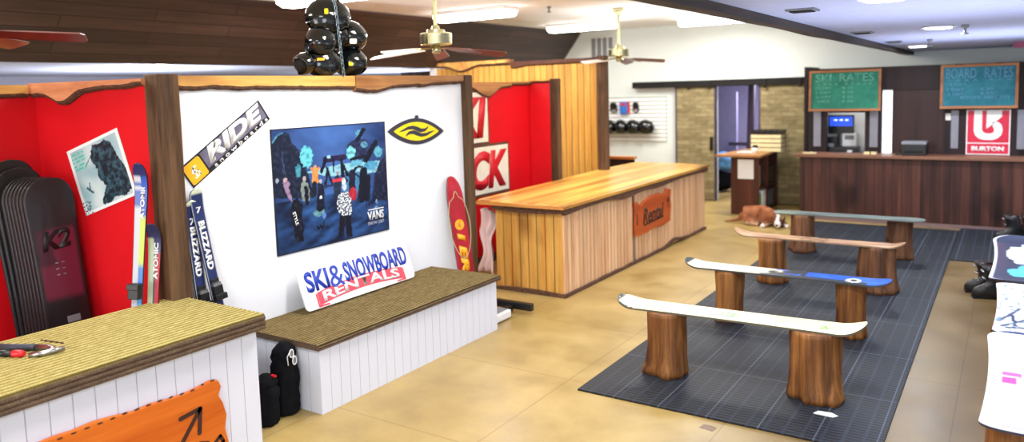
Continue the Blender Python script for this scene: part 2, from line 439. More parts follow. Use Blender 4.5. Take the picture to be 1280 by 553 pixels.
# board-like things (snowboards, skis): length along x, width along y, top faces +z
def board_bm(L, wt, ww, up0, up1, paint, Mx, th=.012, nl=60, nw=12, camber=.0, rnd=.5, base=(.02, .02, .02), bend=.12):
    bm = bmesh.new(); lay = bm.loops.layers.float_color.new('Col')
    def half(s):           # s 0..1 along
        side = ww+(wt-ww)*(abs(2*s-1)**2)
        e = min(s, 1-s)*L; r = wt*rnd
        if e < r: side *= math.sqrt(max(0, 1-((r-e)/r)**2))**.9
        return max(side/2, .004)
    def zz(s):
        z = camber*math.sin(PI*s)
        if s < bend: z += up0*((bend-s)/bend)**2
        if s > 1-bend: z += up1*((s-1+bend)/bend)**2
        return z
    ss = []
    for i in range(nl+1):
        q = i/nl; ss.append(.5-.5*math.cos(PI*q) if True else q)
    ss = [.6*a+.4*(i/nl) for i, a in enumerate(ss)]
    top, bot = [], []
    for s in ss:
        h = half(s); z = zz(s)
        top.append([bm.verts.new(Mx @ Vector(((s-.5)*L, (j/nw*2-1)*h, z+th))) for j in range(nw+1)])
        bot.append([bm.verts.new(Mx @ Vector(((s-.5)*L, (j/nw*2-1)*h, z))) for j in range(nw+1)])
    def colr(i, j): return (*paint(ss[i], j/nw), 1)
    for i in range(nl):
        for j in range(nw):
            f = bm.faces.new((top[i][j], top[i+1][j], top[i+1][j+1], top[i][j+1])); f.smooth = True
            for l, (a, b) in zip(f.loops, ((i, j), (i+1, j), (i+1, j+1), (i, j+1))): l[lay] = colr(a, b)
            f = bm.faces.new((bot[i][j+1], bot[i+1][j+1], bot[i+1][j], bot[i][j])); f.smooth = True
            for l in f.loops: l[lay] = (*base, 1)
        for j, rev in ((0, 0), (nw, 1)):
            vs = (bot[i][j], bot[i+1][j], top[i+1][j], top[i][j]); f = bm.faces.new(vs[::-1] if rev else vs)
            for l in f.loops: l[lay] = (*base, 1)
    for i in (0, nl):
        for j in range(nw):
            f = bm.faces.new((bot[i][j], bot[i][j+1], top[i][j+1], top[i][j]))
            for l in f.loops: l[lay] = (*base, 1)
    return bm

# ------------------------------------------------------------------ camera
cam = bpy.data.cameras.new('camera'); co = bpy.data.objects.new('camera', cam); COL.objects.link(co)
f_px, yaw, pit, roll, y0 = 949.25, -.58434, .09506, -.0288, 204.54
fw = Vector((math.sin(yaw)*math.cos(pit), math.cos(yaw)*math.cos(pit), -math.sin(pit)))
rt = Vector((math.cos(yaw), -math.sin(yaw), 0)); up = rt.cross(fw)
R0 = rt*math.cos(roll)+up*math.sin(roll); D0 = -(up*math.cos(roll)-rt*math.sin(roll)); U0 = -D0
CM = basis((0, 0, 2.15), R0, U0, -fw)
co.matrix_world = CM
cam.sensor_width = 36; cam.lens = 36*f_px/1280; cam.shift_y = -(276.5-y0)/1280
cam.clip_start = .05; cam.clip_end = 100
cam.dof.use_dof = True; cam.dof.focus_distance = 5.2; cam.dof.aperture_fstop = 26.7/25
scn.camera = co
scn.view_settings.view_transform = 'Standard'; scn.view_settings.look = 'None'

# ------------------------------------------------------------------ the room
b = bm_new(); box(b, -13, 6, -4, 20, -.1, 0); struct('floor', b, 'floor')
b = bm_new(); box(b, -7.42, -1.4, -4, 13.9, 3.3, 3.4); struct('ceiling', b, 'ceiling')
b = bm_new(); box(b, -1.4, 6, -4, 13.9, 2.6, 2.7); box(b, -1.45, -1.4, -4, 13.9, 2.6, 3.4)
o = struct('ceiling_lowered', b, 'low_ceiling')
b = bm_new()
N = 60
for i in range(N):      # slightly wavy dark trim at the edge of the lowered ceiling
    ya, yb = -4+17.88*i/N, -4+17.88*(i+1)/N
    wa, wb = .012*nz(ya*.8, 3), .012*nz(yb*.8, 3)
    vs = [b.verts.new(p) for p in ((-1.46, ya, 2.545+wa), (-1.36, ya, 2.545+wa), (-1.36, ya, 2.6), (-1.46, ya, 2.64), (-1.46, yb, 2.545+wb), (-1.36, yb, 2.545+wb), (-1.36, yb, 2.6), (-1.46, yb, 2.64))]
    for f in ((0, 1, 5, 4), (1, 2, 6, 5), (2, 3, 7, 6), (3, 0, 4, 7)): b.faces.new([vs[k] for k in f])
    if i == 0: b.faces.new(vs[:4][::-1])
    if i == N-1: b.faces.new(vs[4:])
struct('trim_1', b, 'beam')
# back wall with the opening behind the sliding stone doors
b = bm_new()
box(b, -13, -4.62, 13.9, 14.05, 0, 3.4); box(b, -3.72, 6, 13.9, 14.05, 0, 3.4); box(b, -4.62, -3.72, 13.9, 14.05, 2.17, 3.4)
struct('wall_back', b, 'back_wall')
# sloped plank soffit
b = bm_new()
prism(b, [(-7.42, 3.4), (-7.42, 3.28), (-7.98, 2.565), (-8.06, 2.565), (-7.5, 3.4)], 19.9, basis((0, 13.9, 0), (1, 0, 0), (0, 0, 1), (0, -1, 0)))
struct('ceiling_soffit', b, 'soffit')
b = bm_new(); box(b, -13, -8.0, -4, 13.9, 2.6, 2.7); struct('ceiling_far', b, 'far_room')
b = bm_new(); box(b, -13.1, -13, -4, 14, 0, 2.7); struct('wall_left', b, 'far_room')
b = bm_new(); box(b, 3.2, 3.3, -2, 13.9, 0, 2.6); struct('wall_right', b, 'back_wall')
# room beyond the opening
b = bm_new()
box(b, -6.5, -2.9, 17.4, 17.5, 0, 3); box(b, -6.6, -6.5, 14.05, 17.5, 0, 3); box(b, -2.9, -2.8, 14.05, 17.5, 0, 3); box(b, -6.5, -2.9, 14.05, 17.5, 2.9, 3.0)
box(b, -5.3, -4.75, 15.6, 15.7, 0, 2.0)
M['lilac'] = plain('lilac_wall', rgb(150, 146, 178), .8)
struct('wall_beyond', b, 'lilac')
b = bm_new(); M['mauve'] = plain('mauve_trim', rgb(78, 64, 80), .7)
cyl(b, (-4.30, 14.9, 0), (-4.22, 14.9, 2.6), .07, seg=8); box(b, -4.9, -4.2, 15.55, 15.6, .9, .97)
o = obj('leaning_pole', b, 'mauve'); tag(o, 'dark pole and rail leaning in the lilac room beyond the stone doors', 'pole')

# left booth walls -----------------------------------------------------------
XW = -4.65
b = bm_new(); box(b, XW-.22, XW, 2.99, 6.14, 0, 2.29); struct('wall_white', b, 'white_wall')
# bay 1: angled red wall + side wall
A0, A1 = Vector((-5.8, 2.66)), Vector((-4.72, 2.85)); dA = (A1-A0).normalized(); angA = math.atan2(dA.y, dA.x)
def bayP(s, z, off=0):   # point on angled wall
    n = Vector((dA.y, -dA.x)); p = A0+dA*s+n*off; return (p.x, p.y, z)
MA = basis((A0.x, A0.y, 0), (dA.x, dA.y, 0), (0, 0, 1), (dA.y, -dA.x, 0))
b = bm_new(); box(b, 0, (A1-A0).length, 0, 2.28, -.08, 0, Mx=MA); struct('wall_red_bay', b, 'red')
b = bm_new(); box(b, -5.88, -5.8, -.5, 2.75, 0, 2.28); struct('wall_red_side', b, 'red')
# bay 3
b = bm_new(); box(b, -5.58, -5.5, 6.3, 8.85, 0, 2.26); struct('wall_red_sign', b, 'red')
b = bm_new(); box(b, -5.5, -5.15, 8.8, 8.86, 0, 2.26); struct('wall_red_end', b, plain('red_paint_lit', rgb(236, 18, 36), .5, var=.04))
b = bm_new(); box(b, -5.5, -5.485, 6.3, 8.8, 0, .1); struct('baseboard_red', b, 'bark')
# tall pine panelling
b = bm_new(); box(b, -7.98, -5.02, 9.9, 9.98, 0, 2.55); struct('wall_pine', b, 'pine_panel')
b = bm_new(); box(b, -9.4, -8.1, 10.6, 10.66, 0, 2.55); struct('wall_dark_boards', b, 'dark_panel')
b = bm_new(); box(b, -8.1, -7.98, 9.86, 9.98, 0, 2.66); struct('trim_2', b, 'white')
b = bm_new(); box(b, -5.72, -5.07, 11.2, 11.34, 1.0, 1.04); struct('trim_3', b, 'countertop_edge')
b = bm_new(); box(b, -5.72, -5.09, 11.24, 11.3, 0, 1.0); struct('wall_low', b, 'facade')

def live_edge(name, n, length, zt, low, Mx, mat, th=.045, seed=0, dips=(), ledge=0, label=None, topvar=.0):
    """slab with a straight top and wavy lower edge; u along length, v up, n out"""
    b = bm_new(); nn = int(length*22)+4; prev = None
    for i in range(nn+1):
        u = length*i/nn
        d = low(u/length)+.012*nz(u*5, seed)+.006*nz(u*17, seed+3)
        for (c, w, a) in dips: d += a*math.exp(-((u-c)/w)**2)
        zt2 = zt+topvar*nz(u*1.3, seed+9)
        zb = zt2-d
        ring = [(u, zb, th*.35), (u, zb+.014, th*.9), (u, zb+.03, th), (u, zt2, th), (u, zt2, -ledge), (u, zb, -.0 if not ledge else -.0)]
        vs = [b.verts.new(Mx @ Vector(p)) for p in ring]
        if prev:
            for k in range(6):
                f = b.faces.new((prev[k], vs[k], vs[(k+1) % 6], prev[(k+1) % 6]))
                f.material_index = 1 if k in (0, 1, 5) else 0
        else: b.faces.new(vs[::-1])
        prev = vs
    b.faces.new(prev)
    o = obj(name, b, [mat, 'bark']); return o
o = live_edge('live_edge_board', 1, 1.62, 2.315, lambda t: .095+.02*t, wallX(XW, 3.0, 0), 'slab', seed=1, ledge=.24)
tag(o, 'yellow live-edge board capping the left half of the white partition', 'board', 'live-edge cap boards')
o = live_edge('live_edge_board', 1, 1.5, 2.318, lambda t: .13-.05*t, wallX(XW, 4.63, 0), 'slab_brown', seed=5, ledge=.24, dips=[(.25, .15, .03)])
tag(o, 'brown bark-edged cap board under the hanging helmets on the white partition', 'board', 'live-edge cap boards')
o = live_edge('live_edge_board', 1, .001+(A1-A0).length, 2.30, lambda t: .10-.05*t+.0*t, MA, 'slab_x', seed=2, dips=[(.33, .14, .07)], ledge=.09, topvar=.0)
tag(o, 'pinkish live-edge board with drooping lobe above the red bay beside the snowboards', 'board', 'live-edge cap boards')
o = live_edge('live_edge_board', 1, 2.9, 2.29, lambda t: .09, wallX(-5.8, -.3, 0), 'slab', seed=4, ledge=.09)
tag(o, 'straight yellow cap board over the leftmost red wall', 'board', 'live-edge cap boards')
o = live_edge('live_edge_board', 1, 1.5, 2.27, lambda t: .075, wallX(-5.5, 6.8, 0), 'slab_brown', seed=6, dips=[(.95, .22, .13)], ledge=.09)
tag(o, 'tan cap board with V-shaped dip above the red wall with lettered signs', 'board', 'live-edge cap boards')
o = live_edge('live_edge_board', 1, .5, 2.27, lambda t: .05, wallX(-5.5, 8.3, 0), 'slab_brown', seed=7, ledge=.09)
tag(o, 'short narrow cap board at far end of the red wall with lettered signs', 'board', 'live-edge cap boards')
o = live_edge('live_edge_board', 1, .36, 2.285, lambda t: .04, wallY(-5.46, 8.8, 0), 'slab', seed=8, ledge=.05)
tag(o, 'small pale cap strip above the bright red end wall', 'board', 'live-edge cap boards')
o = live_edge('live_edge_board', 1, 1.45, 2.64, lambda t: .08, wallY(-7.96, 9.9, 0), 'slab', seed=11, dips=[(.5, .2, .09)], ledge=.1)
tag(o, 'pale cap board with a hanging point at left end of the tall pine panelling', 'board', 'live-edge cap boards')
o = live_edge('live_edge_board', 1, 1.5, 2.60, lambda t: .07+.03*math.exp(-(t/.15)**2), wallY(-6.5, 9.9, 0), 'cabinet_brown', seed=12, ledge=.1)
tag(o, 'dark brown cap board at right end of the tall pine panelling', 'board', 'live-edge cap boards')

def post(x, y, s, h, label, lean=0):
    b = bm_new(); nn = 14; prev = None
    for i in range(nn+1):
        z = h*i/nn; w = s/2*(1+.03*nz(z*2, x)); dx = .006*nz(z, y)
        vs = [b.verts.new((x+a*w+dx, y+c*w, z)) for a, c in ((-1, -1), (1, -1), (1, 1), (-1, 1))]
        if prev:
            for k in range(4): b.faces.new((prev[k], vs[k], vs[(k+1) % 4], prev[(k+1) % 4]))
        else: b.faces.new(vs[::-1])
        prev = vs
    b.faces.new(prev)
    o = obj('wooden_post', b, 'post', bevel=.006); tag(o, label, 'post', 'rough timber posts'); return o
post(-4.66, 2.915, .15, 2.325, 'thick rough dark timber post between the red snowboard bay and white partition')
post(-4.66, 6.2, .125, 2.325, 'dark timber post at far end of the white partition beside the red pointed board')
post(-5.1, 8.8, .11, 2.30, 'narrow dark timber post right of the red wall above the pine counter')
post(-4.96, 9.93, .13, 2.62, 'tall dark timber post at right end of the tall pine panelling')

# ------------------------------------------------------------------ stone sliding doors on a dark rail
b = bm_new(); box(b, -6.22, -2.9, 13.72, 13.84, 2.13, 2.25)
for x in (-5.1, -4.7, -3.7, -3.1): box(b, x, x+.05, 13.7, 13.72, 2.08, 2.24)
o = obj('sliding_door_rail', b, 'rail_black', bevel=.02); tag(o, 'long dark sliding-door rail across the white back wall', 'rail')
def stone_door(x0, x1, label, handle):
    r = thing('sliding_door', label, 'door', ((x0+x1)/2, 13.8, 0))
    b = bm_new(); box(b, x0, x1, 13.78, 13.84, .02, 2.13); obj('panel', b, 'stone', r)
    b = bm_new()
    for a in (x0, x1-.03): box(b, a, a+.03, 13.77, 13.85, .0, 2.14)
    obj('frame', b, 'mauve', r)
    if handle:
        b = bm_new(); box(b, x1-.1, x1-.05, 13.74, 13.78, .95, 1.2); obj('handle', b, 'black', r)
stone_door(-5.36, -4.58, 'left stone-clad sliding door with small black handle', True)
stone_door(-3.80, -2.99, 'right stone-clad sliding door behind the brown shelf unit', False)

# ------------------------------------------------------------------ near counter
def boards_face(b, axis, pos, a0, a1, z0, z1, w, th=.012, gap=.004, sgn=1):
    """vertical boards, mesh index 0, over a gap-coloured backing index 1"""
    n = max(1, round((a1-a0)/w)); w = (a1-a0)/n
    for i in range(n):
        p, q = a0+i*w+gap/2, a0+(i+1)*w-gap/2
        if axis == 'x': box(b, min(pos, pos+sgn*th), max(pos, pos+sgn*th), p, q, z0, z1)
        else: box(b, p, q, min(pos, pos+sgn*th), max(pos, pos+sgn*th), z0, z1)

def ribbed_top(b, x0, x1, y0, y1, z, rib, edge_h, mi_top=0, mi_edge=1):
    """carpet with ribs running along y; wraps down the +x edge in ribs"""
    prof = []
    n = round((x1-x0)/rib); rw = (x1-x0)/n
    for i in range(n):
        for k in range(6):
            a = PI*k/6; prof.append((x0+rw*(i+.5)-rw*.5*math.cos(a), z-.012+.015*math.sin(a)**.6, 0))
    m = max(2, round(edge_h/.03)); eh = edge_h/m
    for i in range(m):
        for k in range(1, 7):
            a = PI*k/6; prof.append((x1+.010*math.sin(a), z-.010-eh*(i+.5)+eh*.5*math.cos(a), 1))
    prof.append((x0, z-edge_h-.01, 1))
    ny = 2
    ring = []
    for yy in (y0, y1): ring.append([b.verts.new((p[0], yy, p[1])) for p in prof])
    L = len(prof)
    for i in range(L):
        f = b.faces.new((ring[0][i], ring[1][i], ring[1][(i+1) % L], ring[0][(i+1) % L])); f.material_index = mi_edge if prof[i][2] else mi_top
    for r in ring:
        f = b.faces.new(r if r is ring[1] else r[::-1]); f.material_index = mi_edge

r = thing('white_counter', 'white board-fronted counter with ribbed olive carpet top in the near left corner', 'counter', (-4.2, 1.2, 0))
b = bm_new(); box(b, -4.60, -3.865, -.6, 2.80, 0, .75); obj('carcass', b, 'board_gap', r)
b = bm_new(); boards_face(b, 'x', -3.865, -.6, 2.917, 0, .75, .11); boards_face(b, 'y', 2.905, -4.55, -3.853, 0, .75, .11, sgn=1); obj('board_front', b, 'board_white', r)
b = bm_new(); ribbed_top(b, -4.70, -3.80, -.6, 2.945, .835, .041, .085); obj('carpet_top', b, ['carpet', 'carpet_edge'], r)
# white panelled bench
r = thing('white_bench', 'low white board-sided bench with ribbed olive carpet top against the white partition', 'bench', (-4.22, 4.45, 0))
b = bm_new(); box(b, -4.62, -3.865, 3.43, 5.5, 0, .455); obj('carcass', b, 'board_gap', r)
b = bm_new(); boards_face(b, 'x', -3.865, 3.41, 5.51, 0, .455, .092); boards_face(b, 'y', 3.422, -4.62, -3.853, 0, .455, .11, sgn=-1); boards_face(b, 'y', 5.5, -4.62, -3.853, 0, .455, .11, sgn=1); obj('board_side', b, 'board_white', r)
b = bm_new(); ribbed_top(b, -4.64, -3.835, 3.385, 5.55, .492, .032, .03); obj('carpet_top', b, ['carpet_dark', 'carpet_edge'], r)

# orange live-edge sign on near counter
def blob_sign(outline, Mx, th, mat):
    b = bm_new(); prism(b, outline, th, Mx); return b
r = thing('orange_wooden_sign', 'large orange live-edge wooden sign with hand-drawn arrow on the near white counter', 'sign', (-3.85, 2.15, .02))
Mx = wallX(-3.85, 0, 0)
out = [(1.5, .06), (2.62, .04), (2.66, .12), (2.64, .22), (2.655, .3), (2.635, .38), (2.61, .43), (2.63, .48), (2.615, .52), (2.57, .535), (2.5, .525), (2.40, .515), (2.3, .52), (2.2, .53), (2.1, .525), (2.0, .54), (1.9, .55), (1.8, .545), (1.7, .55), (1.6, .545), (1.52, .53), (1.48, .4), (1.5, .2)]
b = blob_sign(out, Mx, .028, 'orange_wood'); obj('board', b, 'orange_wood', r, bevel=.006)
def strokes(b, segs, w, Mx, z=.0, th=.003):
    for (x0, y0, x1, y1) in segs:
        d = Vector((x1-x0, y1-y0)); L = d.length; a = math.atan2(d.y, d.x)
        m = Mx @ Matrix.Translation((x0, y0, z)) @ Matrix.Rotation(a, 4, 'Z')
        pts = [(-w/2, 0), (-w*.3, -w*.4), (0, -w/2), (L, -w/2), (L+w*.3, -w*.4), (L+w/2, 0), (L+w*.3, w*.4), (L, w/2), (0, w/2), (-w*.3, w*.4)]
        prism(b, pts, th, m)
b = bm_new()
strokes(b, [(2.26, .12, 2.485, .40), (2.485, .40, 2.36, .385), (2.485, .40, 2.47, .26)], .025, Mx, .028)
strokes(b, [(1.93, .33, 1.97, .1), (2.44, .15, 2.47, .2), (2.47, .2, 2.52, .18), (2.52, .18, 2.53, .08), (2.56, .16, 2.6, .19), (2.6, .19, 2.62, .15), (2.62, .15, 2.56, .12), (2.56, .12, 2.6, .07)], .021, Mx, .028)
obj('arrow_and_lettering', b, 'charcoal', r)
b = bm_new()
for i in range(16):
    u = 1.6+.065*i; 
    v = .545-.02*max(0, (u-2.2)/.4)*(1 if u < 2.5 else 0)+.004*nz(u*9, 1)
    ellipsoid(b, Mx @ Matrix.Translation((u, v-.012, .028)) @ Matrix.Diagonal((.016+.008*nz(u*7, 4), .005, .003, 1)), 8, 5)
obj('burn_marks', b, 'charcoal', r)

# tools on the near counter
CZ = .836
r = thing('hammer', 'claw hammer with steel head and dark blue grip on the ribbed counter', 'hammer', (-4.35, 1.86, CZ))
b = bm_new(); tube(b, [(-4.9, 1.62, CZ+.018), (-4.6, 1.76, CZ+.017), (-4.5, 1.8, CZ+.017)], .009); obj('shaft', b, 'steel', r)
b = bm_new()
pts = [(-4.52, 1.79), (-4.44, 1.83), (-4.38, 1.865), (-4.34, 1.885)]
tube(b, [(x, y, CZ+.02) for x, y in pts], .019); obj('grip', b, 'tool_grey', r)
b = bm_new(); tube(b, [(-4.34, 1.885, CZ+.02), (-4.27, 1.915, CZ+.022), (-4.22, 1.915, CZ+.022), (-4.19, 1.895, CZ+.02)], .017)
tube(b, [(-4.19, 1.955, CZ+.018), (-4.185, 1.90, CZ+.022), (-4.2, 1.86, CZ+.018), (-4.25, 1.81, CZ+.012)], .014)
obj('head', b, 'steel', r)
r = thing('screwdriver', 'red and black screwdriver lying in front of the hammer', 'screwdriver', (-4.35, 1.77, CZ))
b = bm_new(); cyl(b, (-4.8, 1.56, CZ+.012), (-4.47, 1.715, CZ+.016), .005); obj('shaft', b, 'steel', r)
b = bm_new(); Mx, L = frame_to((-4.48, 1.71, CZ+.018), (-4.34, 1.776, CZ+.018))
lathe(b, [(.008, 0), (.016, .015), (.014, .04), (.018, .07), (.018, L)], 14, Mx); obj('grip', b, 'black', r)
b = bm_new(); Mx, L = frame_to((-4.345, 1.774, CZ+.018), (-4.285, 1.803, CZ+.018)); lathe(b, [(.018, 0), (.02, .01), (.02, .05), (.013, L)], 14, Mx); obj('handle_end', b, 'tool_red', r)
b = bm_new(); cyl(b, (-4.50, 1.985, CZ+.004), (-4.33, 2.02, CZ+.004), .004)
o = obj('drill_bit', b, 'bark'); tag(o, 'thin brown rod lying behind the hammer on the ribbed counter', 'rod')

# ------------------------------------------------------------------ rentals sign on the bench
r = thing('rentals_sign', 'white SKI & SNOWBOARD RENTALS sign leaning on the bench', 'sign', (-4.5, 4.5, .5))
p0 = Vector((-4.50, 3.88, .502)); W_, H_ = 1.26, .315
vv = Vector((-.12, -.085, .275)).normalized(); uu = Vector((0, 1, .0)).normalized(); uu = (uu-vv*uu.dot(vv)).normalized(); nn_ = uu.cross(vv)
MS = basis(p0+uu*W_/2+vv*H_/2, uu, vv, nn_)
MS = basis((-4.505, 4.47, .672), (0.0, .9992, -.0), Vector((-.34, 0, .94)), Vector((.94, 0, .34))) @ Matrix.Rotation(.0, 4, 'Z')
def rrect(w, h, rad, n=5):
    out = []
    for cx, cy, a0 in ((w/2-rad, h/2-rad, 0), (-w/2+rad, h/2-rad, 90), (-w/2+rad, -h/2+rad, 180), (w/2-rad, -h/2+rad, 270)):
        for i in range(n+1):
            a = math.radians(a0+90*i/n); out.append((cx+rad*math.cos(a), cy+rad*math.sin(a)))
    return out
b = bm_new(); prism(b, rrect(W_, H_+.02, .04), .012, MS, z0=-.012); obj('panel', b, 'white', r)
b = text_bm('SKI', .235, .165, MS @ Matrix.Translation((-.455, .048, 0)), bold=.034)
obj('lettering', b, 'ink_blue', r)
b = text_bm('&', .15, .175, MS @ Matrix.Translation((-.255, .04, 0)), bold=.0, z=.0025); obj('lettering', b, 'ink_blue', r)
b = text_bm('SNOWBOARD', .75, .165, MS @ Matrix.Translation((.21, .048, 0)), bold=.034); obj('lettering', b, 'ink_blue', r)
b = bm_new()
arc = lambda x: .035*(1-(x/.48)**2)
top = [(x/20*.98-.49, -.045+arc(x/20*.98-.49)) for x in range(21)]
bot = [(x/20*.98-.49, -.148+1.0*arc(x/20*.98-.49)) for x in range(20, -1, -1)]
prism(b, top+bot, .0015, MS @ Matrix.Translation((0, 0, .0005)))
strokes(b, [(-.50, -.06, -.50, -.155), (-.50, -.155, -.40, -.155), (.50, -.155, .50, -.06), (.50, -.155, .40, -.155)], .014, MS, 0, .0018)
obj('banner', b, 'ink_red', r)
b = text_bm('RENTALS', .88, .082, MS @ Matrix.Translation((0, -.096, 0)), bold=.028, z=.0025, warp=lambda x, y: (x, y+1.0*arc(x))); obj('lettering', b, 'ink_white', r)

# ------------------------------------------------------------------ RIDE banner sticker
r = thing('banner_sticker', 'long black and grey lettered sticker with orange square, tilted on the white partition', 'sticker', (XW, 3.4, 1.85))
Lr = math.hypot(.65, .42); MR = wallX(XW, 3.375, 1.845, math.atan2(.415, .63))
b = bm_new(); prism(b, [(-.40, -.085), (.40, -.085), (.40, .085), (-.40, .085)], .006, MR); obj('backing', b, 'ink_black', r)
b = bm_new(); prism(b, rrect(.15, .15, .015), .0015, MR @ Matrix.Translation((-.315, 0, .006))); obj('emblem_square', b, 'amber', r)
b = bm_new(); strokes(b, [(-.345, .0, -.325, .03), (-.325, .03, -.30, .03), (-.335, .0, -.3, -.005), (-.3, -.005, -.3, -.035), (-.3, -.035, -.345, -.04), (-.325, .03, -.33, -.03)], .012, MR, .0078); obj('emblem', b, 'ink_white', r)
b = bm_new(); prism(b, [(-.225, -.05), (.385, -.05), (.385, .075), (-.225, .075)], .001, MR @ Matrix.Translation((0, 0, .006))); obj('grey_field', b, plain('grey_field', rgb(104, 100, 122), .5, var=.35, scale=14), r)
b = text_bm('RIDE', .58, .115, MR @ Matrix.Translation((.09, .022, .007)), bold=.055, shear=.25, z=.001); obj('lettering', b, 'ink_white', r)
b = text_bm('snowboards', .56, .03, MR @ Matrix.Translation((.1, -.064, .006)), bold=.02, space=1.6); obj('lettering', b, 'ink_white', r)

# ------------------------------------------------------------------ eye-shaped yellow sticker
r = thing('eye_sticker', 'yellow and black pointed oval sticker with double curve emblem', 'sticker', (XW, 5.43, 1.8))
ME = wallX(XW, 5.43, 1.802, -.05)
def lens(w, h, n=24):
    a = [(w*(i/n-.5), h/2*(math.sin(PI*i/n)**.85)) for i in range(n+1)]
    return a+[(x, -y) for x, y in a[-2:0:-1]]
b = bm_new(); prism(b, lens(.80, .245), .006, ME); prism(b, rrect(.05, .04, .015), .005, ME @ Matrix.Translation((0, .13, 0))); obj('backing', b, 'navy', r)
b = bm_new(); prism(b, lens(.64, .175), .002, ME @ Matrix.Translation((0, 0, .006))); obj('yellow_field', b, 'yellow', r)
b = bm_new()
def ribbon(b, pts, ws, Mx, z, th=.0015):
    L, R = [], []
    for i, (x, y) in enumerate(pts):
        a = pts[min(i+1, len(pts)-1)]; c = pts[max(i-1, 0)]; d = Vector((a[0]-c[0], a[1]-c[1])).normalized()
        L.append((x-d.y*ws[i]/2, y+d.x*ws[i]/2)); R.append((x+d.y*ws[i]/2, y-d.x*ws[i]/2))
    prism(b, L+R[::-1], th, Mx @ Matrix.Translation((0, 0, z)))
p1 = [(-.22, .012), (-.15, .03), (-.08, .028), (-.01, .008), (.05, -.008), (.1, .005), (.13, .03)]
p1 = [(-.25, -.004), (-.2, .008), (-.13, .030), (-.06, .036), (0, .022), (.05, .008), (.11, .012), (.15, .034), (.16, .05)]
ribbon(b, p1, [.004, .018, .028, .034, .040, .036, .028, .014, .004], ME, .008)
ribbon(b, [(-x, -y) for x, y in p1], [.004, .018, .028, .034, .040, .036, .028, .014, .004], ME, .0085)
obj('emblem', b, 'navy', r)

# ------------------------------------------------------------------ team poster
def art(x, y, low=0):      # artwork drafting units to 0..1 sheet coordinates
    px, py = 335+x/6.14, (230 if low else 150)+y/6.14
    u = (px-338-8*((py-160)/160))/141; return (u, 1-(py-(164-13*u))/(156-23*u))
def AP(pts, low=0): return [art(x, y, low) for x, y in pts]
SH = []
def sh_poly(pts, c, n=.5, low=0):
    P = AP(pts, low); xs = [p[0] for p in P]; ys = [p[1] for p in P]
    SH.append((min(xs)-.03, max(xs)+.03, min(ys)-.03, max(ys)+.03, 'p', P, rgb(*c), n))
def sh_ell(x, y, rx, ry, c, n=.5, low=0):
    u, v = art(x, y, low); rx /= 866; ry /= 900
    SH.append((u-rx*1.4, u+rx*1.4, v-ry*1.4, v+ry*1.4, 'e', (u, v, rx, ry), rgb(*c), n))
def sh_line(x0, y0, x1, y1, w, c, low=0):
    a_, b_ = art(x0, y0, low), art(x1, y1, low); w /= 1700
    SH.append((min(a_[0], b_[0])-w, max(a_[0], b_[0])+w, min(a_[1], b_[1])-w, max(a_[1], b_[1])+w, 'l', (*a_, *b_, w), rgb(*c), .3))
DK = (12, 16, 36)
sh_poly([(250, 400), (400, 365), (540, 330), (700, 315), (840, 300), (800, 390), (720, 400), (640, 430), (560, 420), (400, 430)], (140, 196, 214), .9)
sh_poly([(530, 400), (720, 390), (700, 560), (540, 560)], (62, 124, 172), .6)
sh_poly([(15, 220), (50, 150), (80, 120), (110, 100), (145, 120), (160, 180), (215, 240), (245, 330), (280, 430), (320, 600), (15, 600)], (18, 26, 52), 1)
sh_line(25, 190, 60, 140, 12, (80, 150, 170)); sh_line(60, 140, 100, 108, 10, (60, 120, 150)); sh_line(95, 250, 110, 420, 5, (60, 80, 120)); sh_line(110, 340, 130, 480, 5, (50, 70, 110))
sh_ell(262, 285, 45, 80, (96, 196, 210), 1.5); sh_ell(205, 390, 20, 50, (60, 140, 160), 1.2)
sh_poly([(560, 190), (640, 140), (730, 150), (730, 290), (600, 300)], (30, 40, 78), 1.2)
sh_ell(595, 250, 36, 50, (120, 206, 220), 1.6); sh_ell(705, 185, 30, 25, (90, 150, 180), 1.5); sh_ell(825, 235, 35, 45, (90, 170, 196), 1.5); sh_ell(760, 340, 60, 35, (70, 150, 190), 1.3); sh_ell(640, 325, 50, 25, (90, 170, 196), 1.3); sh_ell(660, 110, 26, 40, (90, 160, 190), 1.4)
sh_line(650, 150, 700, 75, 34, DK); sh_line(720, 300, 800, 165, 44, DK); sh_line(600, 300, 720, 270, 20, DK)
sh_poly([(770, 600), (790, 420), (850, 300), (900, 240), (905, 600)], (20, 26, 56), 1.2)
sh_line(680, 600, 700, 385, 60, DK); sh_line(605, 560, 605, 400, 50, (26, 24, 52)); sh_line(730, 600, 740, 430, 40, DK)
sh_line(400, 305, 540, 285, 46, (36, 28, 66)); sh_line(400, 310, 370, 400, 26, DK); sh_line(415, 370, 400, 520, 16, DK); sh_line(410, 370, 452, 495, 16, DK); sh_line(460, 300, 460, 390, 14, DK); sh_line(520, 300, 535, 460, 22, DK); sh_line(520, 370, 565, 470, 14, DK); sh_line(380, 510, 460, 500, 18, (30, 44, 84))
sh_line(570, 420, 530, 330, 20, DK); sh_line(610, 400, 640, 360, 18, DK); sh_line(640, 360, 690, 350, 16, DK); sh_line(615, 400, 680, 440, 14, DK); sh_ell(425, 285, 14, 14, (150, 196, 220), .6)
